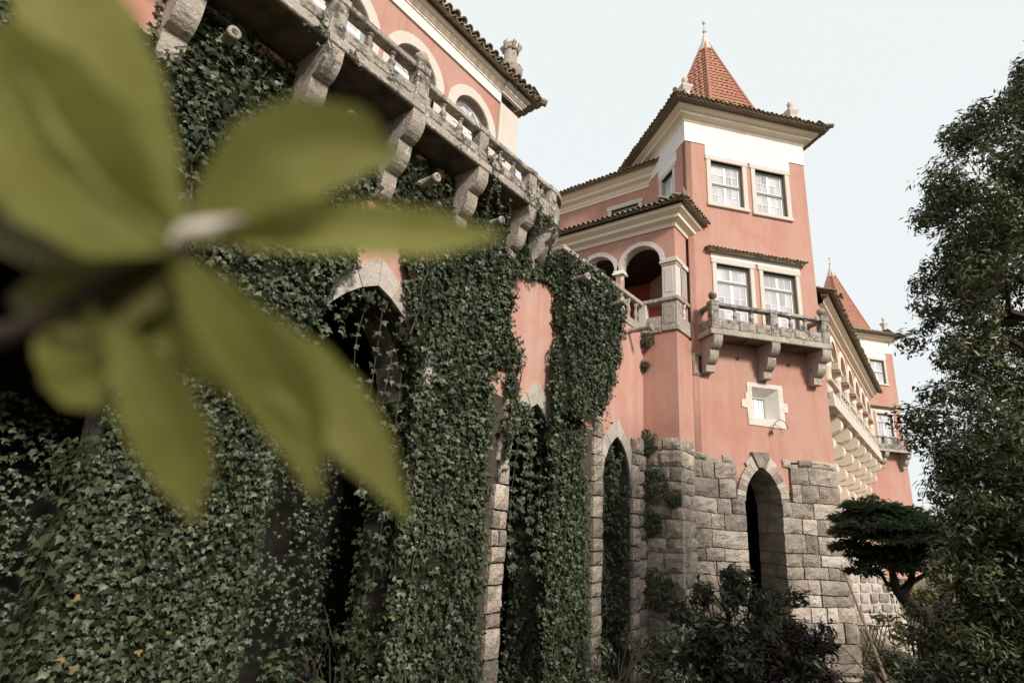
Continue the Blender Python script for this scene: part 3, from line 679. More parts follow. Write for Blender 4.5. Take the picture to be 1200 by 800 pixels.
# the wall below the loggia, and the taller wing behind it
MB().sheet(rect(-2.2, 0, 0, 11.47), [], 0, .3).box(-.3, -.001, .31, 1.12, 7.0, 11.45).build('lower_wall', m_pink, wing)
MB().box(-1.25, .02, -.02, 1.6, 0, 7.45).build('base_core', m_mortar, wing)
yw = 3.32
uw = rect(-4.39, -3.00, 17.2, 19.18)
wl2 = MB().sheet(rect(-9.5, -1.6, 15.9, 19.9), [uw], 0, .3); wl2.v = [(x, y+yw, z) for x, y, z in wl2.v]; wl2.build('upper_wall', m_pink, wing)
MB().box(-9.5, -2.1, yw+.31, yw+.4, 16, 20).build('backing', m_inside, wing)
g = surround(wing, -4.39, -3.0, 17.2, 19.18, 0, .2); g.location = (0, yw, 0)
g = sash_window(wing, -4.39, -3.0, 17.2, 19.18, .12, 2, 2); g.location = (0, yw, 0)
b = MB(); cp = [(o, 20.0+z*1.0) for o, z in CORN]; vs = []
for x in (-9.5, -1.35):
    for o, z in [(.03, 19.85), (.03, 20.0)]+cp: vs.append((x, yw-o, z))
n = len(cp)+2; b.add(vs, [(i, n+i, n+i+1, i+1) for i in range(n-1)]).build('cornice', m_cream, wing)
tb = MB(); eave_row((-9.5, yw-.78, 20.62), (-1.45, yw-.78, 20.62), (0, -1, 0), .215, .6, R(25), tb, rr); eave_row((-9.5, yw-.3, 20.84), (-1.45, yw-.3, 20.84), (0, -1, 0), .215, .9, R(25), tb, rr)
tb.build('eave_tiles', m_tile, wing, kind='stuff')
MB().add([(-9.5, yw-.7, 20.6), (-1.7, yw-.7, 20.6), (-3.5, yw+4, 22.2), (-9.5, yw+4, 22.2)], [(0, 1, 2, 3)]).build('roof', m_tile, wing)
# blocks of the corner under the loggia
z = 0.0
while z < 7.55:
    h = rs.uniform(.34, .62); z1 = min(z+h, 7.72)
    x = -1.15; row = []
    while x < .06:
        x1 = x+rs.uniform(.38, .85)
        if .06-x1 < .3: x1 = .07
        row.append((x, x1)); x = x1
    for (a, c) in row:
        rough_stone(a+.006, c-.006, z+.007, z1-.007, -.06-rs.uniform(0, .04), .3, rs, .05).build('stone', m_rock, wing)
    b = rough_stone(.1, 1.15 if rs.random() < .5 else .62, z+.007, z1-.007, 0, .2, rs, .05)
    b.v = [(.07+rs.uniform(0, .0)-y, x, zz) for x, y, zz in b.v]; b.build('stone', m_rockl if rs.random() < .35 else m_rock, wing)
    b = rough_stone(.64, 1.2, z+.007, z1-.007, 0, .2, rs, .05); b.v = [(.05-y, x, zz) for x, y, zz in b.v]; b.build('stone', m_rock, wing)
    z = z1

# ------------------------------------------------------------------ terrace wall with pointed arches
WX = -8.39
wall = thing('terrace_wall', 'tall pink terrace wall with pointed arches, overgrown with ivy, running below the balcony', 'wall', (WX, 0, 0), PI/2)
ARCH = [(-3.9, 1.55), (1.05, 1.5), (6.2, 1.47), (11.62, 1.02), (16.08, .98)]
ZS = [5.7, 5.7, 6.93, 6.1, 5.95]
hol = [arch_hole(c, r, -1.0, zs, 10, .75 if r < 1.2 else .5) for (c, r), zs in zip(ARCH, ZS)]
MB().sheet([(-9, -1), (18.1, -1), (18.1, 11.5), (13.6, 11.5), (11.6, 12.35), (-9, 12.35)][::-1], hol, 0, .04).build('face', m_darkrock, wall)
MB().prism([(-9, 7.9), (4.2, 7.9), (5.1, 8.5), (6.2, 9.2), (7.2, 8.5), (7.9, 7.9), (10.4, 7.6), (11.0, 7.45), (11.62, 7.95), (12.3, 7.45), (15, 7.5), (15.5, 7.45), (16.08, 7.75), (16.7, 7.3), (18.1, 7.3), (18.1, 11.49), (13.6, 11.49), (11.6, 12.33), (-9, 12.33)], -.014, .02, 'y').build('plaster', m_pinkold, wall)
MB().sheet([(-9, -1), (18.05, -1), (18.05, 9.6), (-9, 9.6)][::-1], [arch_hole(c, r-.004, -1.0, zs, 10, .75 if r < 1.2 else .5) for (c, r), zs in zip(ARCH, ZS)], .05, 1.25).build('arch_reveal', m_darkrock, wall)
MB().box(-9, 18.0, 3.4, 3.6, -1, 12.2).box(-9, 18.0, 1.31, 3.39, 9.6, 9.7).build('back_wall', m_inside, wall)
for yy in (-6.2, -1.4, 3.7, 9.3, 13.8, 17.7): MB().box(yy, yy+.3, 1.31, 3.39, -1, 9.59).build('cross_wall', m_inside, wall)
for (c, r), zs in zip(ARCH, ZS):
    if c < 3: continue
    p = arch_pts(c, zs, r, 7, .75 if r < 1.2 else .5); q = ring(p, .42)
    top = 7; q[top] = (c, p[top][1]+.6)
    for i in range(len(p)-1):
        P4 = [p[i], p[i+1], q[i+1], q[i]]; cx_ = sum(x for x, _ in P4)/4; cz_ = sum(zz for _, zz in P4)/4
        P4 = [(cx_+(x-cx_)*.975, cz_+(zz-cz_)*.975) for x, zz in P4]
        MB().prism(P4, -.05-rs.uniform(0, .03), .55, 'y').build('arch_stone', m_rockl, wall)
        if r > 1.2 and i >= 7: MB().prism(P4[:2]+[(x-.12*(1 if k else 1), zz+.1) for k, (x, zz) in enumerate(P4[1::-1])], .57, 1.28, 'y').build('arch_stone', m_rock, wall)
for (ya, yb, zt, mm) in ((10.1, 10.62, 8.6, m_rock), (14.55, 15.12, 8.2, m_rock), (17.05, 17.6, 7.6, m_rock), (17.55, 18.15, 7.4, m_rock)):
    z = .4
    while z < zt:
        h = rs.uniform(.30, .62); two = rs.random() < .3 and ya == 10.1
        cuts = [(ya, yb)] if not two else [(ya, ya+.26), (ya+.27, yb)]
        for a, c in cuts:
            if z > 5.5 and ya == 10.1: a = max(a, yb-.34)
            rough_stone(a+.008, c, z+.01, z+h-.01, -.09-rs.uniform(0, .04), .9, rs, .05).build('stone', mm, wall)
        z += h
# terrace rail running up to the loggia
MB().cbox(12.6, 18.05, -.06, .16, 12.56, 12.72, .02).build('rail', m_lich2, wall)
MB().cbox(12.6, 18.0, -.05, .2, 11.5, 11.82, .02).build('parapet_panel', m_lich2, wall)
for k in range(9):
    MB().lathe([(.09, 11.82), (.05, 11.95), (.085, 12.1), (.04, 12.35), (.08, 12.48), (.08, 12.56)], (13.0+k*.58, .06, 0), 8).build('baluster', m_lich2, wall)
MB().box(11.0, 18.0, .3, 3.0, 11.2, 11.42).build('terrace_floor', m_mortar, wall)
# stone spouts
for (x, y) in ((658, 331), (704, 360), (736, 388)):
    P = on_x(x, y, WX); 
    b = MB().lathe([(.105, 0), (.10, .1), (.085, .14), (.085, .8), (.11, .82), (.11, .92), (.06, .925), (.055, .65), (0, .64)], (0, 0, 0), 10, 'y')
    b.v = [(p, -q+.0, r_) for p, q, r_ in b.v]; b.build('spout', m_lich2, wall, True, loc=(P[1], 0, P[2]))
for (yy, zz) in ((2.55, 11.75), (4.75, 11.72), (6.95, 11.66), (9.15, 11.7)):
    b = MB().lathe([(.10, 0), (.09, .3), (.085, .44), (.105, .47), (.105, .54), (.055, .545), (.05, .35), (0, .34)], (0, 0, 0), 12, 'y')
    b.v = [(p, -q, r_) for p, q, r_ in b.v]; b.build('spout', m_lich2, wall, True, loc=(yy, 0, zz))

# ------------------------------------------------------------------ palace wing on the terrace, with the long balcony
FX = -8.7
pal = thing('palace_wing', 'pink palace wing with tall arched windows behind a long stone balcony, upper left', 'building', (FX, 0, 0), PI/2)
WC = [8.62-1.98*k for k in range(7)]
hol = [arch_hole(c, .66, 12.7, 14.55, 14) for c in WC]
MB().sheet(rect(-5.5, 9.63, 12.3, 15.9), hol, 0, .34).build('facade', m_pink, pal)
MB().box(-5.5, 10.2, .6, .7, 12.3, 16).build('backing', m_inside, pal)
for c in WC:
    p = arch_pts(c, 14.55, .66, 14); q = arch_pts(c, 14.55, .93, 14); b = MB()
    for i in range(14): b.prism([p[i], p[i+1], q[i+1], q[i]], -.05, .1, 'y')
    b.cbox(c-.93, c-.66, -.05, .1, 12.7, 14.55, .01); b.cbox(c+.66, c+.93, -.05, .1, 12.7, 14.55, .01)
    b.build('arch_surround', m_trim, pal)
    f = MB(); p = arch_pts(c, 14.55, .57, 14); q = arch_pts(c, 14.55, .66, 14)
    for i in range(14): f.prism([p[i], p[i+1], q[i+1], q[i]], .16, .26, 'y')
    f.box(c-.66, c-.57, .16, .26, 12.7, 14.55); f.box(c+.57, c+.66, .16, .26, 12.7, 14.55)
    win = f.build('window', m_frame, pal)
    s = MB(); p2 = arch_pts(c, 14.55, .50, 14); q2 = arch_pts(c, 14.55, .568, 14)
    for i in range(14): s.prism([p2[i], p2[i+1], q2[i+1], q2[i]], .18, .24, 'y')
    s.box(c-.568, c+.568, .18, .24, 14.46, 14.549)
    for k in range(1, 5):
        a = PI*k/5; d = Vector((math.cos(a), math.sin(a))); nrm = Vector((-d.y, d.x))*.017
        P0 = d*.14; P1 = d*.51; s.prism([(c+P0.x+nrm.x, 14.55+P0.y+nrm.y), (c+P1.x+nrm.x, 14.55+P1.y+nrm.y), (c+P1.x-nrm.x, 14.55+P1.y-nrm.y), (c+P0.x-nrm.x, 14.55+P0.y-nrm.y)], .187, .235, 'y')
    s.build('fanlight_bars', m_sash, win)
    for k in range(5):
        aa = [PI*(k+t/3)/5 for t in range(4)]
        MB().prism([(c+.02*math.cos(PI*(k+.5)/5), 14.551+.02*math.sin(PI*(k+.5)/5))]+[(c+.53*math.cos(a), 14.55+.53*math.sin(a)) for a in aa][::1], .205, .215, 'y').build('pane', m_pane, win)
    for sg in (-1, 1):
        a, d = (c-.568, c-.004) if sg < 0 else (c+.004, c+.568)
        s = MB(); s.box(a, a+.08, .18, .24, 12.72, 14.455); s.box(d-.08, d, .18, .24, 12.72, 14.455)
        for zz in (12.72, 13.3, 13.85, 14.375): s.box(a+.08, d-.08, .185, .235, zz, zz+.08)
        s.build('door_leaf', m_sash, win)
        for zz in (12.8, 13.38, 13.93): MB().box(a+.08, d-.08, .205, .213, zz, zz+.46).build('pane', m_panew, win)
b = MB(); b.cbox(9.64, 10.42, -.07, .6, 12.3, 15.86, .02); b.cbox(9.78, 10.28, -.085, 0, 13.0, 15.6, .01); b.build('pilaster', m_trim, pal)
MB().box(9.7, 10.40, .3, 6, 12.3, 16.45).box(-5.5, 10.38, 5.6, 6, 12.3, 16.2).build('end_wall', m_pink, pal)
MB().box(-5.5, 9.66, -.05, .001, 15.84, 15.90).box(-5.5, 9.66, -.035, .002, 15.902, 16.2).build('frieze', m_white, pal)
b = MB(); vs = []; CP = [(.02, 16.16), (.06, 16.16), (.06, 16.21), (.09, 16.23), (.12, 16.27), (.14, 16.28), (.14, 16.35), (.19, 16.38), (.22, 16.39), (.22, 16.47), (.1, 16.48)]; n = len(CP)
for (x, y, sx, sy) in ((-5.5, 0, 0, -1), (10.42, 0, 1, -1), (10.42, 6, 1, 0)):
    for o, z in CP: vs.append((x+sx*o, y+sy*o, z))
b.add(vs, [(k*n+i, (k+1)*n+i, (k+1)*n+i+1, k*n+i+1) for k in range(2) for i in range(n-1)]).build('cornice', m_cream, pal)
b = MB(); vs = []; CP2 = [(o, z) for o, z in CP]
for (x, y, sx, sy) in ((9.62, 0, 0, -1), (10.42, 0, 1, -1)):
    for o, z in CP: vs.append((x+sx*(o+.05), y+sy*(o+.05), z-.01))
b.add(vs, [(i, n+i, n+i+1, i+1) for i in range(n-1)]).build('pilaster_cornice', m_trim, pal)
pz, po = 16.52, .52; pt = .25; tme = MB(); tile_mb(tme, (0, 0, 0), (1, 0, 0), (0, -1, 0), pt, .62, R(24)); tme = tme.mesh('roof_tile')
cme = MB(); channel_mb(cme, (0, 0, 0), (1, 0, 0), (0, -1, 0), pt, .62, R(24)); cme = cme.mesh('channel_tile')
for me in (tme, cme): me.materials.append(m_tile)
x = 11.02
while x > 3.0:
    for (off, dz, dl) in ((0, 0, 0), (.46, .215, 0)):
        if x > 10.9-off: continue
        o = link('roof_tile', tme, None, pal, (x+rng.uniform(-.01, .01), -po+off+rng.uniform(-.03, .03), pz+dz+.02+rng.uniform(-.012, .012))); o.rotation_euler = (0, 0, rng.uniform(-.05, .05))
        if off == 0: link('channel_tile', cme, None, pal, (x-pt/2, -po+.02+rng.uniform(-.02, .02), pz+.035+rng.uniform(-.01, .01)))
    x -= pt
tb = MB(); eave_row((-5.5, -po, pz), (2.9, -po, pz), (0, -1, 0), pt, .62, R(24), tb); eave_row((11.1, -po+.1, pz), (11.1, 5, pz), (1, 0, 0), pt, .62, R(24), tb)
eave_row((10.6, -po+.6, pz+.21), (10.6, 5, pz+.21), (1, 0, 0), pt, .8, R(24), tb)
tb.build('eave_tiles', m_tile, pal, kind='stuff')
hb = MB(); hb.tube([(11.12, -po-.02, pz+.08), (10.7, -po+.4, pz+.28), (10.1, -po+1.0, pz+.55)], [.11, .11, .1], 7); hb.build('hip_tile', m_tile, pal)
rk = MB()
k = 0; x = 10.5
while x > 3:                                     # ridge-like row of loose bedding tiles above the eaves
    rk.tube([(x, -po+.44, pz+.40), (x-.52, -po+.44, pz+.43)], [.085, .075], 6); x -= .62
rk.build('bedding_tile', m_tile, pal)
MB().add([(-5.5, -po+.1, pz-.03), (11.0, -po+.1, pz-.03), (11.0, 6, pz-.03), (-5.5, 4, pz+1.7), (7, 4, pz+1.7), (7, 6, pz+1.7)], [(0, 1, 4, 3), (1, 2, 5, 4)]).build('roof', m_tile, pal)
b = MB(); c0 = (9.95, .0, 17.2)
b.lathe([(.30, -.8), (.30, -.35), (.38, -.2), (.40, -.02), (.36, .02), (.2, .04), (.19, .62), (.24, .66), (.24, .74), (.15, .8), (.13, .95), (0, 1.08)], c0, 12)
for k in range(6):
    a = PI*k/3; b.tube([(c0[0]+.2*math.cos(a), c0[1]+.2*math.sin(a), c0[2]+.62), (c0[0]+.27*math.cos(a), c0[1]+.27*math.sin(a), c0[2]+.8), (c0[0]+.2*math.cos(a), c0[1]+.2*math.sin(a), c0[2]+.98)], [.05, .07, .015], 5)
b.build('finial', m_lich2, pal)
# the long balcony: a projecting part up to the ball post, then a shallower part with a rounded end
ZB = 12.45
g1 = balcony(pal, -5.3, 6.05, ZB, -(FX+7.42), [-4.4, -2.3, -.2, 1.85, 3.95, 5.92], [-4.4, -2.3, -.2, 1.9, 3.98, 5.95], m_lich, balls=(5,), nbal=2, rail_h=1.04, ph=.30, side=False, corb_h=1.75, lob=3, tail=0, cw=.34, group_name='balcony')
pj = -(FX+7.60)
g2 = balcony(pal, 6.052, 10.9, ZB-.004, pj, [6.1, 8.05, 10.0, 10.92], [8.12, 10.05], m_lich, nbal=2, rail_h=1.04, ph=.30, side=False, corb_h=1.6, lob=3, tail=0, cw=.34, group_name='balcony')
cx0, rr0 = 10.9, pj-.02
def qarc(r, n=8, a0=0, a1=80): return [(cx0+.09+r*.92*math.sin(R(a0+(a1-a0)*i/n)), -r*math.cos(R(a0+(a1-a0)*i/n))) for i in range(n+1)]
def band(r0, r1, z0, z1, a0=0, a1=80):
    p = qarc(r0, 8, a0, a1); q = qarc(r1, 8, a0, a1); b = MB()
    b.prism(p+q[::-1], z0, z1, 'z'); return b
MB().prism(qarc(pj)+[(cx0+.0, -.01)], ZB, ZB+.2, 'z').build('slab', m_lich2, g2)
band(pj-.27, pj-.03, ZB+.2, ZB+.6).build('parapet_panel', m_lich, g2); band(pj-.30, pj, ZB+.89, ZB+1.02).build('rail', m_lich, g2)
for a in (24, 46):
    q = qarc(pj-.16, 1, a, a)[0]
    MB().lathe([(.085, 0), (.05, .05), (.085, .12), (.04, .22), (.08, .26), (.08, .29)], (q[0], q[1], ZB+.6), 8).build('baluster', m_lich, g2)
q = qarc(pj-.17, 1, 68, 68)[0]; MB().cbox(q[0]-.15, q[0]+.15, q[1]-.15, q[1]+.15, ZB+.2, ZB+1.04, .02).build('post', m_lich, g2)
for a in (18, 48, 76):
    pr = corbel_profile(pj-.05, 1.45, 3, 0); b = MB().prism([(-o, z) for o, z in pr], -.17, .17, 'x')
    ca, sa = math.cos(R(a)), math.sin(R(a)); b.v = [(cx0+.05+x*ca-y*sa*.92, x*sa+y*ca, z+ZB-.004) for x, y, z in b.v]; b.build('corbel', m_lich2, g2)

def lobes(proj, height, k):                        # stepped bracket of half-round rolls
    h = height/k; r = h*.52; pts = [(-.02, 0), (proj-r, 0)]; dx = (proj-r*1.1)/k
    for i in range(k):
        x, z = proj-r-dx*i, -h*i-h*.48
        pts += [(x+r*math.cos(a), z+r*.92*math.sin(a)) for a in [R(82-20*j) for j in range(9)]]
    return pts+[(proj-r-dx*k+.05, -height+.02), (-.02, -height)]
# ------------------------------------------------------------------ arcaded wing on the right, between the two towers
AO = np.array([-3.22, 22.0, 0.0]); ATH = R(91.0)
arc = thing('arcade_wing', 'pink arcade wing of columns above big lobed corbels, right of the near tower', 'building', tuple(AO), ATH)
SP = 2.755; CX = [1.11+SP*k for k in range(8)]
MB().cbox(1.75, 21.1, 0, 2.2, 9.55, 9.85, .02).build('slab', m_trim, arc)
ol = [(1.75, 14.0), (1.75, 12.11)]
for c in CX[:-1]:
    ol += [q for q in arch_pts(c+SP/2, 12.11, 1.06, 12) if q[0] > 1.8]
ol += [(21.1, 12.11), (21.1, 14.0)]
MB().prism(ol, .30, .66, 'y').build('arcade_wall', m_pink, arc)
for c in CX[:-1]:
    p = arch_pts(c+SP/2, 12.1, 1.0, 10); q = arch_pts(c+SP/2, 12.1, 1.24, 10); b = MB()
    for i in range(10):
        if q[i][0] > 1.9: b.prism([p[i], p[i+1], q[i+1], q[i]], .24, .68, 'y')
    b.build('arch_band', m_cream, arc)
for c in CX[1:]:
    b = MB().lathe([(.28, 9.86), (.28, 9.95), (.24, 10.05), (.23, 10.2), (.21, 11.6), (.25, 11.64), (.22, 11.68), (.3, 11.86)], (c, .48, 0), 12); b.cbox(c-.36, c+.36, .17, .74, 11.86, 12.0, .015); b.cbox(c-.30, c+.30, .20, .7, 12.0, 12.11, .01)
    b.build('column', m_cream, arc, True)
    pr = lobes(1.72, 2.95, 4); MB().prism([(1.8-o, 9.545+z) for o, z in pr], c-.33, c+.33, 'x').build('corbel', m_cream, arc)
MB().cbox(1.75, 21.1, .02, .2, 9.85, 10.12, .02).build('parapet_panel', m_trim, arc)
MB().cbox(1.75, 21.1, .01, .22, 10.52, 10.64, .02).build('rail', m_trim, arc)
for c in CX[:-1]:
    if c < 2: continue
    for k in range(4):
        MB().lathe([(.085, 0), (.05, .05), (.085, .14), (.04, .28), (.08, .34), (.08, .4)], (c+.45+k*.62, .11, 10.12), 7).build('baluster', m_trim, arc)
    MB().cbox(c-.15, c+.15, .015, .21, 10.12, 10.52, .01).build('post', m_trim, arc)
MB().box(1.75, 21.1, 2.0, 2.2, 9.86, 14).build('inner_wall', m_inpink, arc); MB().box(1.75, 21.1, .7, 2.0, 13.6, 13.7).build('inner_ceiling', m_wood, arc)
MB().box(1.75, 21.1, 1.78, 2.1, -4, 9.54).build('lower_wall', m_pink, arc)
for c in CX: MB().box(c-.5, c-.1, 1.74, 1.80, -4, 6.8).box(c+.7, c+.95, 1.74, 1.80, -4, 6.8).build('pilaster', m_white, arc)
b = MB(); CP = [(o*.9, 13.55+z*.8) for o, z in CORN]; n = len(CP); vs = []
for x in (1.75, 21.2):
    for o, z in CP: vs.append((x, .30-o, z))
b.add(vs, [(i, n+i, n+i+1, i+1) for i in range(n-1)]); b.prism([(.30-o, z) for o, z in CP[:-1]]+[(.3, 14.06)], 21.1, 21.2, 'x'); b.build('cornice', m_cream, arc)
tb = MB()
for j in range(3): eave_row((1.75, -.42+.5*j, 14.12+.2*j), (21.95, -.42+.5*j, 14.12+.2*j), (0, -1, 0), .2, .62, R(20), tb)
tb.build('eave_tiles', m_tile, arc, kind='stuff')
MB().add([(1.75, -.35, 14.1), (21.9, -.35, 14.1), (21.9, 5, 16.3), (1.75, 5, 16.3)], [(0, 1, 2, 3)]).build('roof', m_tile, arc)
tb = MB(); eave_row((1.75, 1.0, 15.35), (15.5, 1.0, 15.35), (0, -1, 0), .2, .9, R(20), tb); tb.box(1.75, 15.5, 1.2, 3, 14.7, 15.4); tb.build('upper_eave_tiles', m_tile, arc, kind='stuff')
b = MB()
b.tube([(2.9, -.4, 14.25), (2.9, .6, 14.75)], .13, 6); b.tube([(2.9, -.45, 14.3), (2.75, -.5, 14.32), (3.3, -.5, 14.36)], .07, 5); b.build('gutter_end', m_tile, arc)

# ------------------------------------------------------------------ ground
def gz(x, y):
    d = math.hypot(x, y); t = min(1, max(0, (d-2)/6.5)); t = t*t*(3-2*t)
    return 3.35*(1-t)+.45*t+.12*noise.noise(Vector((x*.4, y*.4, 0)))*min(1, d/4)-min(3.5, max(0, (d-26)*.1))*(x > -3.5)
b = MB(); n = 90; ex = lambda i: math.copysign(abs(i/(n/2)-1)**2.6, i/(n/2)-1)
vs = [(ex(i)*900, 12+ex(j)*900, 0) for j in range(n+1) for i in range(n+1)]; vs = [(x, y, gz(x, y)) for x, y, _ in vs]
b.add(vs, [(j*(n+1)+i, j*(n+1)+i+1, (j+1)*(n+1)+i+1, (j+1)*(n+1)+i) for j in range(n) for i in range(n)])
gr = b.build('ground', m_ground, None, True); gr['kind'] = 'structure'

# ------------------------------------------------------------------ ivy on the terrace wall
def yz(pts): return [(p[1], p[2]) for p in (on_x(x, y, WX) for x, y in pts)]
def inside(poly, a, b):
    c = False; n = len(poly); j = n-1
    for i in range(n):
        (x0, y0), (x1, y1) = poly[i], poly[j]
        if (y0 > b) != (y1 > b) and a < (x1-x0)*(b-y0)/(y1-y0)+x0: c = not c
        j = i
    return c
BARE = [yz([(424, 240), (474, 240), (478, 300), (481, 345), (474, 362), (482, 380), (470, 392), (440, 335), (412, 345), (388, 360), (398, 338), (420, 312), (428, 295)]),
        yz([(606, 318), (640, 330), (651, 335), (652, 400), (650, 470), (646, 505), (628, 480), (612, 462), (613, 440), (618, 420), (612, 400), (604, 380)]),
        yz([(737, 360), (729, 420), (722, 455), (714, 490), (708, 540), (708, 700), (708, 900), (900, 900), (900, 300)]),
        yz([(579, 500), (586, 430), (597, 430), (596, 620), (596, 850), (563, 850), (572, 640)]),
        [(-9, 11.35), (1.75, 11.35), (1.6, 12.6), (-9, 12.6)],
        yz([(690, 500), (712, 480), (712, 850), (694, 850)])]
HOLES = [(arch_hole(c, r-.13, -2.0, zs, 10, .75 if r < 1.2 else .5)) for (c, r), zs in zip(ARCH, ZS)]
def nz(y, z, s, o=0.0): return noise.noise(Vector((y*s, z*s, o)))
def relief(y, z):
    top = 1.0 if z < 10 or y > 11.6 else max(.25, 1-(z-10)/3)
    d = .17+.42*max(0, nz(y, z*.45, .55, 3)+.15)+.26*max(0, nz(y, z*.22, 1.9, 9))+.10*nz(y, z*.5, 3.3, 2)
    if 12.3 < y < 15.4 and z > 7.5: d += .30
    if -2 < y < 5.2: d += .18*max(0, min(1, (7.5-z)/3))
    return d*top+.02
TOPY, TOPZ = [11.2, 12.2, 13.5, 14.7, 15.7, 16.3, 16.85, 17.4], [12.3, 12.4, 12.82, 12.90, 12.86, 12.55, 11.95, 11.2]
def ivy_at(y, z, ragged=.22):
    k = 8.39/(8.39-relief(y, z)); y *= k; z = 5+(z-5)*k
    yy = y+ragged*nz(y, z, 2.1, 1)+.08*nz(y, z, 7, 5); zz = z+ragged*nz(y, z, 2.1, 2)
    if zz > (12.42 if y < 11.2 else float(np.interp(y, TOPY, TOPZ))): return False
    for b in BARE:
        if inside(b, yy, zz): return False
    for h in HOLES:
        if inside(h, y+.05*nz(y, z, 6, 2), z+.05*nz(y, z, 6, 3)): return False
    return True
def ivy_piece(label, ya, yb, za, zb, dens, seed, size=.15, test=ivy_at):
    r = random.Random(seed); P = []; N = []; S = []
    n = int((yb-ya)*(zb-za)*dens)
    for _ in range(n):
        y = r.uniform(ya, yb); z = r.uniform(za, zb)
        if not test(y, z): continue
        thin = nz(y, z, .9, 21)+.5*nz(y, z, 3.0, 4)
        if thin < -.34 and r.random() < .6: continue
        d = relief(y, z); e = .08
        gy = (relief(y+e, z)-d)/e; gz_ = (relief(y, z+e)-d)/e
        dd = max(.02, d-(r.random()**1.7)*.28+(.06 if r.random() < .15 else 0))
        P.append((WX+dd, y, z)); N.append((1.0, -gy*.8, -gz_*.8)); S.append(size*(.5+1.0*r.random()**1.6))
    if not P: return None
    me = leaf_mesh('ivy', P, N, S, seed, 'ivy', .8, .75); me.materials.append(m_ivy); me.materials.append(m_ivydry)
    k = len(P); dry = np.random.RandomState(seed).rand(k) < .008
    me.polygons.foreach_set('material_index', np.repeat(dry.astype(np.int32), 8))
    t = thing('ivy', label, 'ivy', (0, 0, 0)); link('leaf', me, None, t, kind='stuff')
    # the mat of stems and old leaves underneath
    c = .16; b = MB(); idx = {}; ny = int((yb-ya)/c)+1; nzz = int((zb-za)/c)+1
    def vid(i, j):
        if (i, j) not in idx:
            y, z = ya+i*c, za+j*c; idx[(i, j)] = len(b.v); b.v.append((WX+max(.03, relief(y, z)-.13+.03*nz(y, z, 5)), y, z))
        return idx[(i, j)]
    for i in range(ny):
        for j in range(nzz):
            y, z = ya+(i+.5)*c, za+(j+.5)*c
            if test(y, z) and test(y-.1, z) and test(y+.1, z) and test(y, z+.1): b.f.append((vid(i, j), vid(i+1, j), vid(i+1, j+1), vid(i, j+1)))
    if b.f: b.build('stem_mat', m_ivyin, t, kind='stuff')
    v = MB()
    for _ in range(int((yb-ya)*.8)):
        y = r.uniform(ya, yb); z = za+.2; pts = []
        while z < zb:
            if test(y, z, 0) : pts.append((WX+relief(y, z)-.03, y, z))
            elif len(pts) > 3: break
            y += r.uniform(-.09, .09); z += .22
        if len(pts) > 3: v.tube(pts, [.022-.014*i/len(pts) for i in range(len(pts))], 4)
    if v.f: v.build('stem', m_twig, t, kind='stuff')
    return t
ivy_piece('ivy covering the left pier of the terrace wall, behind the blurred hanging leaves', -1.0, 5.4, .4, 8.0, 820, 101, .08)
ivy_piece('dark ivy under the long balcony, between its corbels and above the pointed arches', -4.0, 10.6, 8.0, 12.4, 430, 102, .105)
ivy_piece('ivy mass on the broad pier right of the large arch, beside a bare stone strip', 6.2, 10.65, .4, 8.0, 520, 103, .1)
ivy_piece('ivy curtain hanging over the terrace wall below the loggia, beside the bare pink patch', 10.6, 17.3, 7.6, 12.95, 520, 104, .098)
ivy_piece('ivy climbing the narrow pier between the two slim pointed arches', 10.62, 17.2, .4, 7.6, 520, 105, .098)
# ivy inside the arches and strands hanging in front of them
P = []; N = []; S = []; r = random.Random(44)
for (c, hw, z1, dn) in ((1.05, 1.6, 6.2, 280), (6.2, 2.6, 7.6, 190), (11.62, 1.1, 7.2, 170), (16.08, 1.0, 6.6, 150), (-3.9, 1.6, 6, 140)):
    for _ in range(int(2*hw*z1*dn*.55)):
        y = c+r.uniform(-hw, hw); z = r.uniform(.3, z1); k = .5+.5*nz(y, z, 1.1, 8)
        if c == 6.2 and z > 1.6 and nz(y, z*.6, .9, 14) < -.12 and r.random() < .75: continue
        low = max(0, 1-z/3.6)
        x = WX-3.0+r.uniform(0, .3)+k*.6+1.2*low*low*r.uniform(.4, 1)+(1.0 if c in (11.62, 16.08) and z < 5.5 else 0)
        P.append((x, y, z)); N.append((1, -.2, .2)); S.append(.10*r.uniform(.6, 1.2))
    hw = min(hw, 1.5)
    for _ in range(int(hw*1100)):                 # on the far jamb and along the edge
        z = r.uniform(.3, z1-.6); x = WX-r.uniform(-.02, 1.25); y = c+hw-.08-r.uniform(.02, .16)
        if nz(x, z, 1.4, 6) > -.28: P.append((x, y, z)); N.append((.3, -1, .1)); S.append(.13*r.uniform(.6, 1.1))
me = leaf_mesh('ivy', P, N, S, 45, 'ivy', .9, .6); me.materials.append(m_ivy)
t = thing('ivy', 'dark ivy growing in the shade inside the pointed arch openings of the terrace wall', 'ivy'); link('leaf', me, None, t, kind='stuff')
P = []; N = []; S = []; vb = MB()
def strand(p0, L, r, leafs=26, sz=.10, sway=.25):
    x, y, z = p0; pts = []; ph = r.uniform(0, 6)
    for i in range(12):
        f = i/11; pts.append((x+.06*math.sin(ph+f*4), y+sway*f*math.sin(ph*2+f*3)*.6, z-L*f))
    vb.tube(pts, [.012-.007*i/11 for i in range(12)], 4)
    for _ in range(int(leafs*L)):
        f = r.random(); q = pts[min(11, int(f*11.99))]
        P.append((q[0]+r.uniform(-.06, .08), q[1]+r.uniform(-.09, .09), q[2]+r.uniform(-.06, .06))); N.append((1, -.3, .2)); S.append(sz*r.uniform(.6, 1.25))
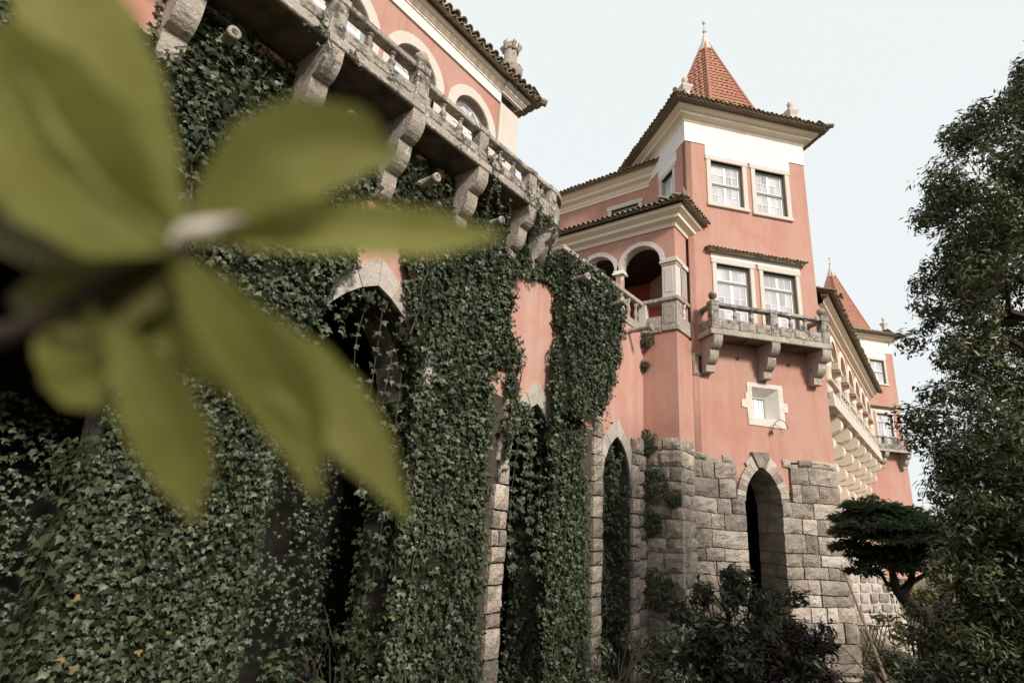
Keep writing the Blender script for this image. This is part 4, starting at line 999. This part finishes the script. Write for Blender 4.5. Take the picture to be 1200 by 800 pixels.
for (y, z, L, lf) in ((5.3, 7.9, 1.2, 26), (5.7, 8.5, .6, 34), (6.1, 8.9, 2.0, 12), (6.55, 8.8, 3.6, 12), (6.9, 8.5, 3.2, 16), (7.2, 8.1, 4.5, 22), (7.45, 7.7, 4.2, 30), (7.6, 7.2, 4.0, 34), (11.1, 7.0, 3.2, 44), (11.4, 7.5, 2.4, 60), (11.8, 7.6, 3.0, 52), (12.2, 7.3, 3.6, 60), (12.45, 7.1, 5.0, 60), (15.4, 6.8, 1.4, 50), (16.0, 7.2, 1.6, 60), (16.5, 7.0, 1.2, 50)):
    strand((WX-.12, y, z), L, r, lf, .125)
me = leaf_mesh('ivy', P, N, S, 46, 'ivy', .9, .6); me.materials.append(m_ivy)
t = thing('ivy', 'thin ivy strands hanging down across the dark pointed arch openings', 'ivy'); link('leaf', me, None, t, kind='stuff'); vb.build('stem', m_twig, t, kind='stuff')
P = []; N = []; S = []; vb = MB()
for (y, dx, z, L, lf) in ((3.6, .08, 12.75, .55, 60), (3.75, .1, 12.5, .5, 40), (4.3, .06, 12.6, .35, 30), (8.3, .05, 12.9, .8, 34), (8.45, .06, 12.5, 1.5, 34), (8.6, .02, 12.45, 1.0, 30), (8.15, .0, 13.1, .5, 40), (9.8, .06, 12.9, .6, 60), (10.1, .06, 12.7, .9, 60), (10.35, .06, 12.6, .8, 60), (10.6, .04, 12.5, .8, 50), (10.9, .03, 12.6, .7, 50), (7.3, .06, 12.8, .3, 40), (8.9, .04, 13.35, .4, 50), (11.2, -.05, 12.6, .9, 30), (9.3, -.2, 12.45, .7, 26), (5.2, .06, 12.75, .25, 40)):
    strand(((-7.42 if y < 6 else -7.60)+dx, y, z), L, r, lf, .085, .5)
me = leaf_mesh('ivy', P, N, S, 47, 'ivy', .9, .7); me.materials.append(m_ivy)
t = thing('ivy', 'sprigs of ivy trailing over the edge of the long stone balcony', 'ivy'); link('leaf', me, None, t, kind='stuff'); vb.build('stem', m_twig, t, kind='stuff')

# ------------------------------------------------------------------ trees and bushes
def clump(P, N, S, c, rad, n, size, r, flat=1.0, shell=.55):
    c = np.asarray(c)
    for _ in range(n):
        d = np.array([r.gauss(0, 1), r.gauss(0, 1), r.gauss(0, 1)]); d /= np.linalg.norm(d)
        k = rad*(shell+(1-shell)*r.random())*(.82+.4*noise.noise(Vector(d*1.7)+Vector(c)))
        p = c+d*k*np.array([1, 1, flat]); P.append(p); N.append(d*np.array([1, 1, 1.4])); S.append(size*r.uniform(.6, 1.25))
def tree(name, label, cat, base, trunk_pts, trunk_r, clumps, n_per, size, m, template='lance', seed=1, flat=1.0, limbs=True, shell=.5, spread=.8, droop=.3, group=None):
    r = random.Random(seed); P = []; N = []; S = []
    for (c, rad) in clumps:
        for _ in range(5):                       # each mass is made of smaller sprays
            o = np.array([r.gauss(0, .45), r.gauss(0, .45), r.gauss(0, .45)*flat])*rad
            clump(P, N, S, np.asarray(c)+o, rad*r.uniform(.45, .7), max(8, int(n_per*rad*rad/5)), size, r, flat, shell)
    t = thing(name, label, cat, tuple(base), 0, group)
    me = leaf_mesh('leaf', np.array(P)-np.array(base), N, S, seed, template, droop, spread); me.materials.append(m)
    link('crown', me, None, t, kind='stuff')
    tp = [Vector(p)-Vector(base) for p in trunk_pts]; b = MB()
    # smooth the trunk line
    pp = []; rr_ = []
    for i in range(len(tp)-1):
        for k in range(5): pp.append(tp[i].lerp(tp[i+1], k/5)+Vector((r.uniform(-.3, .3), r.uniform(-.3, .3), 0))*trunk_r*.5); rr_.append(trunk_r*(1-.75*(i*5+k)/(5*len(tp)-5)))
    b.tube(pp, rr_, 8); b.build('trunk', m_bark, t, True)
    if limbs:
        b = MB()
        for (c, rad) in clumps:
            q = Vector(c)-Vector(base); a = min(pp, key=lambda p: (p-q).length+abs(p.z-q.z+rad)*.6)
            q = a.lerp(q, .88); mid = a.lerp(q, .5)+Vector((r.uniform(-.2, .2), r.uniform(-.2, .2), -.12*(q-a).length))
            b.tube([a, mid, q], [trunk_r*.38, trunk_r*.24, trunk_r*.08], 5)
            for _ in range(5):
                e = q+Vector((r.uniform(-.3, .3), r.uniform(-.3, .3), r.uniform(-.4, .1)))*rad; b.tube([mid.lerp(q, .6), e], [trunk_r*.09, trunk_r*.03], 4)
        b.build('limb', m_bark, t)
    return t
def px_clumps(L, D, dz=0.0, r=random.Random(9)):
    out = []
    for q in L:
        x, y, rad = q[:3]; d = D+(q[3] if len(q) > 3 else r.uniform(-1, 1)*.9)
        out.append((at_dist(x, y, d), rad*d/FPX*.92))
    return out
LAU = [(1195, 88, 34), (1160, 112, 36), (1205, 140, 55), (1135, 160, 38), (1165, 195, 50), (1110, 225, 36), (1095, 252, 24), (1150, 255, 46), (1205, 250, 60), (1125, 300, 40), (1175, 320, 54), (1105, 345, 34), (1092, 378, 20), (1140, 375, 46), (1195, 400, 60),
       (1120, 420, 34), (1160, 450, 50), (1132, 490, 38), (1205, 490, 62), (1165, 540, 50), (1120, 545, 34), (1200, 600, 64), (1140, 600, 46), (1165, 665, 50), (1125, 670, 34), (1210, 720, 60), (1150, 735, 44), (1115, 715, 26), (1190, 790, 46),
       (1128, 640, 28), (1150, 690, 40), (1140, 750, 34), (1180, 760, 46), (1130, 785, 40), (1170, 610, 40), (1185, 640, 50),
       (1260, 60, 60, 0), (1270, 180, 80, .5), (1270, 330, 85, .5), (1270, 480, 85, .5), (1270, 640, 80, .5), (1240, 250, 70, 1.6), (1240, 450, 70, 1.8), (1200, 350, 60, 2.0), (1210, 560, 60, 2)]
tb0 = at_dist(1225, 820, 13.4); tb0[2] = gz(tb0[0], tb0[1])-.1
tree('laurel_tree', 'tall dark evergreen tree with small glossy leaves filling the right edge', 'tree', tb0, [tb0, at_dist(1222, 640, 13.4), at_dist(1215, 420, 13.5), at_dist(1210, 200, 13.5), at_dist(1205, 95, 13.5)], .24, px_clumps(LAU, 13.2), 2500, .118, m_laurel, 'lance', 21, 1.0)
for k, (x, y, h_) in enumerate(((3.2, -9.5, 13.5), (8.0, 4.5, 13.5), (13.5, 9.5, 13.0), (11.5, 18.0, 11.0), (9.5, -2.0, 9.5), (-2.5, -8.5, 13.0), (-8.0, -10.5, 12.5))):  # added unseen trees, placed to keep sky and sun off the lower wall
    r_ = random.Random(300+k); g0 = np.array([x, y, gz(x, y)-.1])
    cl_ = [((x+r_.gauss(0, 1.5), y+r_.gauss(0, 1.5), 2.5+(h_-3.0)*i/11), r_.uniform(1.5, 2.2)*(1-.35*i/11)) for i in range(12)]
    tree('shade_tree', 'tall dark evergreen, unseen, added to shade the lower terrace wall', 'tree', g0, [g0, (x, y, h_*.4), (x+.3, y, h_*.75), (x, y, h_-.8)], .28, cl_, 95, .46, m_laurel, 'lance', 310+k, 1.0, group='unseen evergreens added for shade')
# conifer with flat layers of foliage
CB = at_dist(1097, 800, 17.0); CB = np.array([CB[0], CB[1], gz(CB[0], CB[1])-.1])
ct = thing('conifer_tree', 'dark flat-topped conifer with a crooked forked trunk, in front of the pale block wall', 'tree', tuple(CB))
cp = lambda x, y, d=0.0: Vector(at_dist(x, y, 17.0+d)-CB)
b = MB(); b.tube([Vector((0, 0, 0)), cp(1097, 800), cp(1098, 765), cp(1094, 735), cp(1085, 718), cp(1068, 712)], [.22, .21, .20, .19, .17, .15], 8)
b.tube([cp(1094, 740), cp(1100, 715, .1), cp(1112, 690, .2), cp(1120, 660, .3)], [.15, .10, .07, .03], 7); b.build('trunk', m_bark, ct, True)
b = MB(); b.tube([cp(1070, 712), cp(1058, 700), cp(1050, 690), cp(1046, 672), cp(1040, 652)], [.15, .13, .11, .08, .05], 7)
b.tube([cp(1056, 698), cp(1068, 680, .1), cp(1070, 655, .2), cp(1072, 625, .2)], [.10, .09, .07, .03], 6); b.tube([cp(1050, 688), cp(1040, 684), cp(1030, 668), cp(1018, 652)], [.06, .05, .04, .02], 5)
b.tube([cp(1068, 682), cp(1085, 672, .2), cp(1092, 650, .3)], [.06, .05, .02], 5); b.tube([cp(1046, 672), cp(1052, 660), cp(1060, 640)], [.05, .04, .02], 5); b.build('limb', m_bark, ct, True)
P = []; N = []; S = []; U = []; r = random.Random(31)
for (x, y, rx, ry, d) in ((1022, 592, 26, 8, 0), (1048, 600, 30, 9, .4), (1000, 606, 20, 8, .2), (1070, 612, 30, 9, 0), (1030, 614, 34, 9, -.4), (1012, 622, 28, 8, -.2), (1055, 628, 40, 9, -.2), (1090, 634, 28, 9, .2), (1000, 640, 20, 8, 0), (1072, 645, 42, 9, .3), (1020, 650, 20, 6, .3), (1100, 650, 22, 8, -.3), (1042, 660, 28, 6, 0), (1082, 660, 26, 7, -.3), (1012, 668, 14, 6, .2), (1035, 604, 20, 7, .9), (1065, 622, 34, 8, 1.0)):
    q = at_dist(x, y, 17.0+d)-CB; k = 17.0/FPX
    for _ in range(int(rx*ry*4.6)):
        a = r.uniform(0, 2*PI); f = math.sqrt(r.random()); hx = rx*k*f*math.cos(a)*.95; hy = rx*k*f*math.sin(a)*.95
        zz = ry*k*.75*(1-f*f)*r.uniform(-.35, 1.1)-.2*f*f*ry*k*2+.12*noise.noise(Vector((hx*3, hy*3, y)))
        P.append((q[0]+hx, q[1]+hy, q[2]+zz)); N.append((hx*.4+r.gauss(0, .5), hy*.4+r.gauss(0, .5), 1)); S.append(r.uniform(.10, .22)); U.append((math.cos(a)*f, math.sin(a)*f, .25))
me = leaf_mesh('needle', P, N, S, 32, 'lance', .2, .5, None, U); me.materials.append(m_cedar); link('crown', me, None, ct, kind='stuff')

def bush(name, label, cat, L, D, n_per, size, m, template, seed, spread=.8, droop=-.2, stems=True):
    r = random.Random(seed); P = []; N = []; S = []; cl = [(at_dist(x, y, D+(q[0] if q else 0)), rad*D/FPX) for x, y, rad, *q in L]
    base = np.mean([c for c, _ in cl], axis=0); base[2] = gz(base[0], base[1])-.05
    for c, rad in cl:
        for _ in range(4):
            o = np.array([r.gauss(0, .5), r.gauss(0, .5), r.gauss(0, .4)])*rad; clump(P, N, S, c+o, rad*r.uniform(.4, .65), max(8, int(n_per*rad*rad/4)), size, r, .85, .25)
    t = thing(name, label, cat, tuple(base)); me = leaf_mesh('leaf', np.array(P)-base, N, S, seed, template, droop, spread); me.materials.append(m); link('foliage', me, None, t, kind='stuff')
    b = MB()
    for c, rad in cl:
        q = Vector(c-base); b.tube([Vector((q.x*.3, q.y*.3, 0)), q*.6, q], [.05, .035, .012], 5)
        for _ in range(6): b.tube([q*.7, q+Vector((r.gauss(0, .5), r.gauss(0, .5), r.gauss(.2, .4)))*rad], [.02, .006], 4)
    b.build('stem', m_bark, t, kind='stuff'); return t
bush('shrub', 'broad green shrub with narrow leaves in front of the arched doorway', 'shrub', [(850, 690, 30), (880, 700, 26), (905, 705, 20), (830, 710, 32), (865, 735, 44), (815, 745, 34), (900, 745, 36), (850, 775, 46), (800, 785, 40), (890, 790, 44)], 17.6, 700, .26, m_bush, 'lance', 51)
bush('shrub', 'dark purple-leaved shrub at the foot of the stone base, right of the green shrub', 'shrub', [(935, 750, 24), (955, 745, 20), (930, 785, 34), (960, 785, 32), (910, 795, 30)], 17.3, 900, .17, m_purple, 'lance', 52)
bush('shrub', 'low dark undergrowth at the foot of the ivy wall, left of the green shrub', 'shrub', [(740, 775, 34), (770, 740, 26), (700, 790, 34), (660, 800, 34), (620, 805, 30), (780, 795, 36), (550, 810, 36)], 15.0, 650, .16, m_bush, 'lance', 53)
bush('shrub', 'dark bushy shrub below the flat-topped conifer, at the bottom right', 'shrub', [(1060, 775, 30), (1090, 790, 40), (1130, 780, 40), (1165, 800, 40), (1045, 800, 30), (1200, 800, 40)], 13.5, 800, .13, m_bush, 'lance', 54)
bush('ground_ivy', 'tangled low ivy heaped inside the large dark arch, at the bottom', 'ivy', [(350, 760, 40), (400, 745, 40), (450, 760, 40), (380, 800, 50), (440, 800, 46), (500, 790, 34)], 11.8, 420, .13, m_ivy, 'ivy', 55, .7, .6)
for (x, y, rad, lab) in ((757, 518, 13, 'fern tuft on the wall just below the pink plaster, left of the stone corner'), (765, 568, 17, 'largest dark fern clump, midway down the stone corner left of the tower'), (762, 612, 13, 'fern clump just under the largest one on the stone corner'), (790, 584, 7, 'tiny fern sprig nearest the edge of the stone corner'), (758, 398, 9, 'small green tuft hanging under the rightmost stone spout'), (756, 428, 5, 'tiny weed in the angle of the pink walls below the hanging tuft'), (772, 690, 18, 'dark creeper at the bottom of the stone corner, above the undergrowth')):
    d = ray(x, y); tt = (LY-.08-CAM[1])/d[1]; c = CAM+d*tt
    r = random.Random(int(x+y)); P = []; N = []; S = []; U = []; rm = rad*tt/FPX*np.linalg.norm(d)
    for _ in range(int(40+rad*26)):
        a = r.uniform(0, 2*PI); f = math.sqrt(r.random()); e = np.array([rm*f*math.cos(a), -r.uniform(.0, .28)*(1-f*.6), rm*f*math.sin(a)*1.1])
        P.append(e); N.append((.1, -1, .4)); S.append(r.uniform(.08, .17)); U.append((math.cos(a)*.5, -.5, math.sin(a)*.4-.45))
    t = thing('wall_fern', lab, 'fern', tuple(c)); me = leaf_mesh('frond', P, N, S, int(x), 'lance', .4, .5, None, U); me.materials.append(m_fern); link('frond', me, None, t, kind='stuff')
# fern inside the slim arch nearest the tower
P = []; N = []; S = []; r = random.Random(61)
for _ in range(2600):
    z = r.choice((r.uniform(.5, 4.2), r.uniform(4.6, 7.4))); y = 16.08+r.uniform(-.95, .75); P.append((WX-.35-r.uniform(0, 1.0), y, z)); N.append((.8, -.5, .5)); S.append(r.uniform(.12, .24))
me = leaf_mesh('frond', P, N, S, 62, 'lance', .8, .55); me.materials.append(m_fern)
t = thing('wall_fern', 'ferns filling the slim pointed arch nearest the near tower', 'fern'); link('frond', me, None, t, kind='stuff')

# ------------------------------------------------------------------ pale block wall, trellis and pole behind the stone base
bw0 = T0+TI*9.0; bw = thing('block_wall', 'pale buttress wall of square blocks with white mortar, behind the conifer', 'wall', tuple(bw0), TH)
prof = lambda z: 17.75-max(0, z+.2)*.44
MB().prism([(13.0, -3), (17.9, -3), (17.85, -.5), (15.95, 3.95), (13.0, 4.4)], 0, 2.0, 'y').build('core', m_mortarw, bw)
z = -2.5
while z < 3.7:
    h = rs.uniform(.42, .6); x = 13.1+rs.uniform(0, .2)
    while x < prof(z+h)-.25:
        x1 = min(x+rs.uniform(.45, .75), prof(z+h)-.04)
        rough_stone(x+.05, x1-.05, z+.04, z+h-.03, -.05-rs.uniform(0, .05), .2, rs, .04).build('stone', m_rock if rs.random() < .45 else m_rockl, bw); x = x1+.03
    z += h
tr = thing('trellis', 'small wooden lattice trellis leaning at the foot of the pale block wall', 'trellis', tuple(at_dist(1028, 778, 23)), TH)
b = MB()
for i in range(5):
    b.tube([(-.3+.15*i-.25, 0, 0), (-.3+.15*i+.25, .03, 1.1)], .016, 4); b.tube([(-.3+.15*i+.25, -.03, 0), (-.3+.15*i-.25, .0, 1.1)], .016, 4)
b.build('lattice', m_bark, tr, kind='stuff')
for zz in (0, 1.1): MB().tube([(-.55, 0, zz), (.55, 0, zz)], .022, 4).build('frame', m_bark, tr)
pa, pb_ = at_dist(986, 662, 20.6), at_dist(1044, 812, 18.6)
po_ = thing('pole', 'long thin wooden pole leaning on the right edge of the stone base', 'pole', tuple(pb_))
MB().tube([(0, 0, 0), tuple((pa-pb_)*.5+np.array([.03, 0, -.05])), tuple(pa-pb_)], [.042, .038, .03], 6).build('shaft', m_pole, po_)
# sunlit thickets beyond the garden
for k, (L, D, n_, lab) in enumerate((([(1110, 740, 34), (1140, 720, 34), (1175, 740, 44), (1090, 700, 24), (1205, 720, 44), (1150, 770, 44), (1240, 740, 50)], 30, 260, 'sunlit yellowish thicket glimpsed beneath the evergreen tree'),
        ([(1080, 690, 20), (1062, 720, 22), (1075, 745, 26), (1050, 775, 24), (1100, 770, 34), (1030, 800, 24), (1120, 800, 34)], 26, 260, 'olive bushes glimpsed between the conifer trunk and the pale block wall'))):
    bush('thicket', lab, 'bush', L, D, n_, .26, m_far if k == 0 else m_olive, 'lance', 70+k)

# ------------------------------------------------------------------ the twig close to the lens
FD = .42
def P3(x, y, d): v = ray(x, y); return Vector(CAM+v*(d/float(v@FW)))
fo = P3(120, 340, FD)
fg = thing('leafy_twig', 'blurred green leafy twig with broad pointed leaves, close to the lens at the left', 'plant', tuple(fo))
def fg_leaf(mid, wid, deps, m=None, fold=.25, tilt=0.0, rib=True, skew=0.0):
    # catmull-rom through the midrib
    n = 18; k = len(mid)
    def cr(A, t):
        s = t*(k-1); i = min(int(s), k-2); f = s-i
        p0, p1, p2, p3 = A[max(0, i-1)], A[i], A[i+1], A[min(k-1, i+2)]
        return .5*((2*p1)+(-p0+p2)*f+(2*p0-5*p1+4*p2-p3)*f*f+(-p0+3*p1-3*p2+p3)*f**3)
    X = [float(q[0]) for q in mid]; Y = [float(q[1]) for q in mid]
    pts = [(cr(X, i/n), cr(Y, i/n), cr([float(q) for q in deps], i/n), max(.5, cr([float(q) for q in wid], i/n))) for i in range(n+1)]
    vs = []; fs = []; C = 6
    for i, (x, y, d, w_) in enumerate(pts):
        a = pts[max(0, i-1)]; c = pts[min(n, i+1)]; t = Vector((c[0]-a[0], c[1]-a[1])).normalized(); nx_, ny_ = -t.y, t.x
        for j in range(C+1):
            s = (j/C*2-1); wob = 1+.05*math.sin(i*1.9+j)
            hw = w_*.5*s*wob*(1+skew*s)
            dep = d*(1-(-fold*(1-abs(s))*w_*.5/FPX)-.0)+tilt*s*w_*.5*FD/FPX
            vs.append(P3(x+nx_*hw, y+ny_*hw, dep)-fo)
    W = C+1
    for i in range(n):
        for j in range(C): fs.append((i*W+j, i*W+j+1, (i+1)*W+j+1, (i+1)*W+j))
    o = MB().add(vs, fs).build('leaf', m or m_fg, fg, True)
    if rib:
        MB().tube([P3(x, y, d*(1-.004))-fo for x, y, d, w_ in pts], [max(.0003, .0008*(1-i/n)) for i in range(n+1)], 5).build('midrib', m_fgrib, o, True)
    return o
fg_leaf([(214, 278), (160, 190), (110, 90), (70, -10), (50, -70)], [20, 105, 150, 120, 30], [.43, .41, .40, .41, .43], tilt=.3)
fg_leaf([(205, 285), (130, 240), (60, 170), (-20, 100), (-90, 50)], [24, 140, 190, 170, 60], [.43, .40, .385, .39, .41], tilt=-.2)
fg_leaf([(200, 290), (110, 275), (20, 250), (-80, 230)], [20, 80, 105, 60], [.44, .43, .43, .44], m_fgdark, tilt=.3)
fg_leaf([(222, 262), (268, 225), (330, 180), (410, 170), (468, 188)], [14, 82, 122, 96, 3], [.43, .42, .41, .42, .44], fold=.5)
fg_leaf([(225, 272), (310, 266), (400, 266), (500, 272), (592, 277)], [22, 54, 62, 56, 2], [.43, .43, .43, .44, .46], fold=.4)
fg_leaf([(205, 300), (250, 350), (300, 410), (345, 480), (372, 586)], [18, 70, 92, 84, 3], [.43, .42, .42, .43, .44], tilt=.3, skew=.1)
fg_leaf([(250, 330), (310, 400), (370, 455), (425, 520), (480, 610)], [20, 66, 88, 68, 3], [.45, .44, .44, .45, .47], tilt=-.3)
fg_leaf([(130, 380), (160, 430), (190, 490), (215, 550), (228, 612)], [16, 70, 98, 76, 3], [.42, .41, .41, .42, .43], tilt=.2)
fg_leaf([(60, 330), (75, 370), (88, 420), (100, 450), (126, 478)], [30, 78, 92, 76, 3], [.45, .45, .45, .46, .46], tilt=.2)
fg_leaf([(140, 320), (180, 360), (215, 400), (245, 435), (270, 465)], [16, 46, 50, 34, 2], [.46, .46, .46, .47, .48])
fg_leaf([(205, 290), (165, 320), (110, 340), (50, 350), (10, 350)], [20, 90, 110, 80, 10], [.45, .45, .46, .46, .47], m_fgdark, tilt=.4)
fg_leaf([(210, 290), (190, 315), (165, 350), (140, 380), (120, 400)], [20, 80, 100, 60, 4], [.46, .46, .46, .47, .47], m_fgdark, tilt=-.4)
b = MB(); b.tube([P3(-140, 430, .45)-fo, P3(-20, 400, .46)-fo, P3(60, 372, .455)-fo, P3(130, 330, .45)-fo, P3(205, 285, .44)-fo], [.011, .010, .009, .008, .006], 8).build('stalk', m_stalk, fg, True)
MB().tube([P3(206, 282, .418)-fo, P3(216, 273, .415)-fo, P3(245, 266, .415)-fo, P3(284, 257, .42)-fo], [.004, .0075, .0065, .003], 8).build('bud', m_bud, fg, True)
